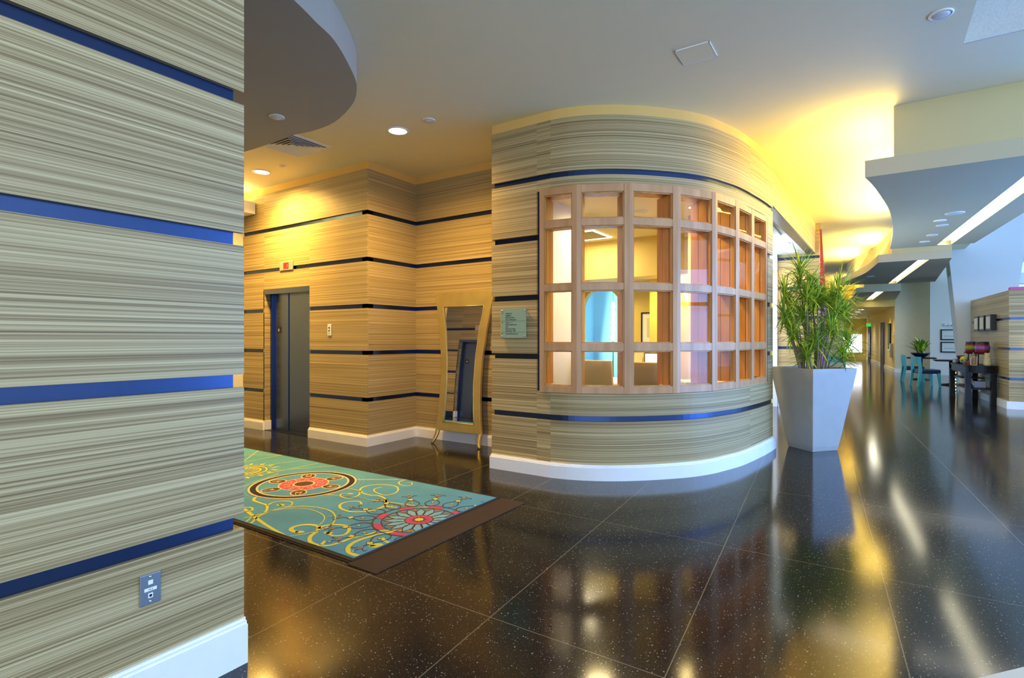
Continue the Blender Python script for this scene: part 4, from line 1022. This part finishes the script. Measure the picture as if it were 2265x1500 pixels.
# buffet
t = thing('buffet_table', 'dark wood buffet table with lower shelves against the panelled partition', 'table', (1.88, 16.0, 0), .07)
top = [(-.27, -.80), (.27, -.86), (.27, .85), (-.20, .85)]
top = smooth_path([(.27, -.88), (.0, -.90), (-.20, -.84), (-.27, -.55), (-.29, 0), (-.27, .55), (-.22, .85)], 5)+[(.27, .85)]
MB().prism(top, .79, .82).build('tabletop', M_DARKW, t)
top2 = [(x*.93, y*.97) for x, y in top]; MB().prism(top2, .66, .79).build('apron', M_DARKW, t)
for x, y in ((-.20, -.80), (.22, -.80), (-.20, .78), (.22, .78)):
    m = MB(); m.loft([[(x-w_, y-w_, z), (x+w_, y-w_, z), (x+w_, y+w_, z), (x-w_, y+w_, z)] for z, w_ in ((0, .055), (.4, .045), (.68, .055))]); m.build('leg', M_DARKW, t)
MB().box(-.20, .22, -.78, .78, .30, .325).build('shelf', M_DARKW, t); MB().box(-.20, .22, -.1, .78, .50, .52).build('shelf', M_DARKW, t)
BT = Matrix.Translation((1.88, 16.0, 0)) @ Matrix.Rotation(.07, 4, 'Z')
def onb(x, y, z=.82): v = BT @ Vector((x, y, z)); return (v.x, v.y, v.z)
def dispenser(x, y, mid, label):
    t = thing('drink_dispenser', label, 'drink dispenser', onb(x, y))
    m = MB(); m.lathe([(.105, .24), (.125, .30), (.128, .40), (.11, .50), (.001, .50)], 26); m.build('barrel', M_REDP, t)
    m = MB(); m.lathe([(.128, .335), (.1305, .34), (.1305, .415), (.128, .42)], 26); q = m.build('label_band', mid, t)
    m = MB(); m.lathe([(.114, .455), (.118, .46), (.112, .51), (.001, .515)], 26); m.build('lid', M_NAVY, t)
    for k in range(4):
        a = k*PI/2+.6; m = MB(); m.tube([(.09*math.cos(a), .09*math.sin(a), .25), (.10*math.cos(a), .10*math.sin(a), 0)], .008, 6); m.build('stand_leg', M_BLACK, t)
    m = MB(); m.lathe([(.001, .235), (.115, .235), (.115, .25), (.001, .25)], 24); m.build('stand_ring', M_BLACK, t)
    m = MB(); m.tube([(-.10, -.06, .27), (-.16, -.10, .27), (-.165, -.10, .23)], .012, 8); m.build('tap', M_CHROME, t)
M_OLIVE = plain('olive_band', (150, 156, 30), .4)
dispenser(.02, -.02, M_OLIVE, 'barrel drink dispenser with olive band, left one on the buffet')
dispenser(.10, -.50, M_PURP, 'barrel drink dispenser with violet band, right one on the buffet')
t = thing('lidded_jar', 'dark jar with a red lid at the left end of the buffet', 'jar', onb(-.12, .35))
m = MB(); m.lathe([(.05, 0), (.06, .02), (.06, .14), (.05, .15)], 18); m.build('body', M_BLACK, t); m = MB(); m.lathe([(.075, .15), (.078, .17), (.06, .19), (.001, .195)], 18); m.build('lid', M_RED if False else M_REDP, t)
t = thing('fruit_bowl', 'rounded yellow bowl beside the red lidded jar', 'bowl', onb(-.12, .02))
m = MB(); m.lathe([(.03, 0), (.06, .03), (.075, .09), (.06, .15), (.02, .175), (.001, .177)], 18); m.build('bowl', M_RY, t); m = MB(); m.lathe([(.045, 0), (.062, .03), (.045, .03)], 16); m.build('base', M_BLACK, t)
for k, (x, y, h, r_, mt, lb) in enumerate([(-.18, .60, .10, .045, M_WHITE, 'short white cup stack at the far left end of the buffet'), (-.14, .48, .13, .035, M_CHROME, 'shiny steel canister beside the white cups on the buffet')]):
    t = thing('cup_stack' if k == 0 else 'canister', lb, 'cups' if k == 0 else 'canister', onb(x, y))
    for i in range(3 if k == 0 else 1):
        m = MB(); hh = h/(3 if k == 0 else 1); m.lathe([(r_*.8, i*hh), (r_, (i+.9)*hh), (r_*1.08, (i+1)*hh), (.001, (i+1)*hh)], 16); m.build('cup' if k == 0 else 'body', mt, t)
t = thing('cup_stack', 'tall tapering stack of cream cups at the right end of the buffet', 'cups', onb(.13, -.80+.02))
for i in range(6): m = MB(); r_ = .072-.004*i; m.lathe([(r_*.82, i*.045), (r_, (i+.8)*.045), (r_*1.04, (i+1)*.045), (.001, (i+1)*.045)], 18); m.build('cup', M_CREAM, t)
t = thing('wire_basket', 'wire basket of orange packets at the front of the buffet', 'basket', onb(-.13, -.36))
m = MB()
for z in (.0, .05, .10): 
    for a, b in (((-.09, -.12), (.09, -.12)), ((.09, -.12), (.09, .12)), ((.09, .12), (-.09, .12)), ((-.09, .12), (-.09, -.12))): m.tube([(*a, z+.004), (*b, z+.004)], .004, 5)
for y in (-.12, -.06, 0, .06, .12): m.tube([(-.09, y, .004), (-.09, y, .104)], .004, 5)
for x in (-.03, .03, .09): m.tube([(x, -.12, .004), (x, -.12, .104)], .004, 5)
m.build('wire_frame', M_STEEL, t)
for k in range(8): MB().box(-.07+.018*k, -.06+.018*k, -.09, .09, .006, .06+.01*(k % 3)).build('packet', plain('orange_paper', (206, 96, 50), .6) if k == 0 else bpy.data.materials['orange_paper'], t)
t = thing('stirrer_box', 'wire framed box of wooden stirrers on the buffet', 'box', onb(-.08, -.68))
m = MB()
for x in (-.05, .05):
    for y in (-.05, .05): m.box(x-.006, x+.006, y-.006, y+.006, 0, .19)
for z in (0, .178):
    m.box(-.056, .056, -.056, -.044, z, z+.012); m.box(-.056, .056, .044, .056, z, z+.012); m.box(-.056, -.044, -.056, .056, z, z+.012); m.box(.044, .056, -.056, .056, z, z+.012)
m.build('box_frame', M_OAK, t)
for k in range(6): m = MB(); m.tube([(-.03+.012*k, -.02, .012), (.03-.012*k, .02, .17)], .004, 5); m.build('stirrer', M_OAK, t)
t = thing('shelf_box', 'dark box on the lower buffet shelf', 'box', onb(.05, -.5, .326)); MB().box(-.1, .1, -.1, .1, 0, .15).build('body', M_STEELD, t, bevel=.005); MB().box(-.102, -.1, -.05, .05, .05, .09).build('label_plate', M_WHITE, t)
t = thing('shelf_cup', 'pale blue cup on the middle buffet shelf', 'cup', onb(-.08, .4, .521)); m = MB(); m.lathe([(.03, 0), (.045, .12), (.04, .12), (.001, .02)], 16); m.build('body', M_PALE, t)
# shadow boxes on the partition
for k, (y, lb) in enumerate([(16.75, 'leftmost of three black shadow box frames on the partition'), (16.2, 'middle one of three black shadow box frames on the partition'), (15.6, 'rightmost of three black shadow box frames on the partition')]):
    x = 2.28-(y-14.45)*.0522
    t = thing('shadow_box', lb, 'frame', (x, y, 1.75), PI/2*-1+.052, 'shadow box frames on the partition')
    MB().box(-.22, .22, -.10, 0, -.17, .17).build('case', M_BLACK, t, bevel=.004); MB().box(-.17, .17, -.103, -.099, -.13, .13).build('picture', M_PALE, t)
t = thing('string_lights', 'vertical strand of small warm glowing squares beyond the buffet legs', 'string lights', (1.86, 18.6, 0))
m = MB(); m.tube([(0, 0, .0), (0, 0, .82)], .005, 5); m.build('cable', M_BLACK, t)
for k in range(9): MB().box(-.025, .025, -.02, .02, .02+.09*k, .06+.09*k).build('bulb', plain('warm_bulb', (255, 226, 140), .5, emit=1.6) if k == 0 else bpy.data.materials['warm_bulb'], t)  # plain column of small squares, each given an even glow
t = thing('table_lamp', 'small bright white lamp at the right picture edge by the partition', 'lamp', (2.62, 14.2, 0))
m = MB(); m.lathe([(.06, 1.15), (.09, 1.18), (.08, 1.32), (.001, 1.33)], 16); m.build('lamp_shade', M_LAMPG, t); m = MB(); m.lathe([(.14, 0), (.14, .02), (.03, .03), (.03, 1.15), (.001, 1.15)], 16); m.build('stand', M_DARKW, t)

# ------------------------------------------------------------------ corridor
w = MB(); w.box(-1.62, -.47, 42.93, 42.99, .44, .5); w.box(-1.62, -.47, 42.93, 42.99, 1.7, 1.76); w.box(-1.62, -1.57, 42.93, 42.99, .44, 1.76); w.box(-.52, -.47, 42.93, 42.99, .44, 1.76)
w = struct(w.build('window_4', M_WHITE)); MB().box(-1.57, -.52, 42.95, 42.97, .5, 1.7).build('glass_pane', M_DAYGL, w)
def cor(y): return .81+(27.5-y)*.0697
for n_, (y0, y1) in enumerate([(31.6, 32.6), (39.4, 40.6)]):
    d = MB(); d.path([(cor(y0)-.0, y0), (cor(y1)-.0, y1)], -.05, .0, 0, 2.15)
    d = struct(d.build('door_%d' % (3+n_), M_DOORB)); m = MB(); m.path([(cor(y0)-.05, y0-.08), (cor(y0)-.05, y0)], -.03, .05, 0, 2.2); m.path([(cor(y1)-.05, y1), (cor(y1)-.05, y1+.08)], -.03, .05, 0, 2.2); m.build('door_frame', M_STEELD, d)
    m = MB(); m.tube([(cor(y0+.1)-.05, y0+.1, 1.02), (cor(y0+.1)-.10, y0+.1, 1.02), (cor(y0+.22)-.10, y0+.22, 1.02)], .012, 6); m.build('door_handle', M_CHROME, d)
t = thing('wall_painting', 'tall dark framed painting on the yellow corridor wall', 'painting', (cor(29.2), 29.2, 1.55), -PI/2+.07)
MB().box(-.45, .45, -.05, 0, -.62, .52).build('painting_frame', M_DARKW, t, bevel=.005); 
m = MB().box(-.40, .40, -.055, -.049, -.55, .47); m.build('canvas', plain('green_canvas', (44, 78, 76), .5, var=.8, scale=3), t); MB().box(-.45, .45, -.056, -.05, -.66, -.62).build('lower_edge', M_WHITE, t)
spot('painting_spot', (cor(29.0)-.7, 29.0, 2.65), (cor(29.2), 29.2, 1.6), 60, GOLD, 1.1)
spot('corner_spot', (cor(27.9)-.6, 27.9, 2.65), (cor(27.9), 27.9, 1.2), 50, GOLD, 1.1)
t = thing('exit_sign', 'green lit exit sign hanging from the corridor ceiling', 'exit sign', (cor(37)-.28, 37, 2.1))
MB().box(-.11, .11, -.03, .03, 0, .17).build('sign_box', M_EXIT, t, bevel=.004); m = MB(); m.tube([(0, 0, .22), (0, 0, .66)], .012, 6); m.build('hanger', M_STEEL, t)
text('exit_text', 'EXIT', .10, M_INKW, t, Matrix.Translation((0, -.031, .05)) @ FRONT, 'CENTER')
t = thing('wall_switch', 'small white thermostat on the corridor wall near its corner', 'thermostat', (cor(27.75), 27.75, 1.62), -PI/2+.07); MB().box(-.06, .06, -.03, 0, -.08, .08).build('body', M_WHITE, t, bevel=.005)
MB().box(-.03, .03, -.032, -.029, .01, .05).build('display', M_CEIL2, t)
t = thing('wall_console', 'pale narrow drinking fountain panel below the painting end of the corridor', 'wall unit', (cor(28.2), 28.2, .95), -PI/2+.07); MB().box(-.18, .18, -.10, 0, -.35, .25).build('body', M_CEIL2, t, bevel=.01); MB().box(-.14, .14, -.105, -.099, -.02, .2).build('panel', M_STEEL, t)
for k, (y, lb) in enumerate([(30.3, 'nearer'), (33.6, 'farther')]):
    t = thing('ceiling_vent', lb+' dark slotted vent in the corridor ceiling', 'air vent', (-.3-(y-27.5)*.07, y, 2.74)); MB().box(-.45, .45, -.12, .12, -.02, 0).build('frame', M_WHITE, t); MB().box(-.42, .42, -.09, .09, -.024, -.019).build('grille', M_STEELD, t)
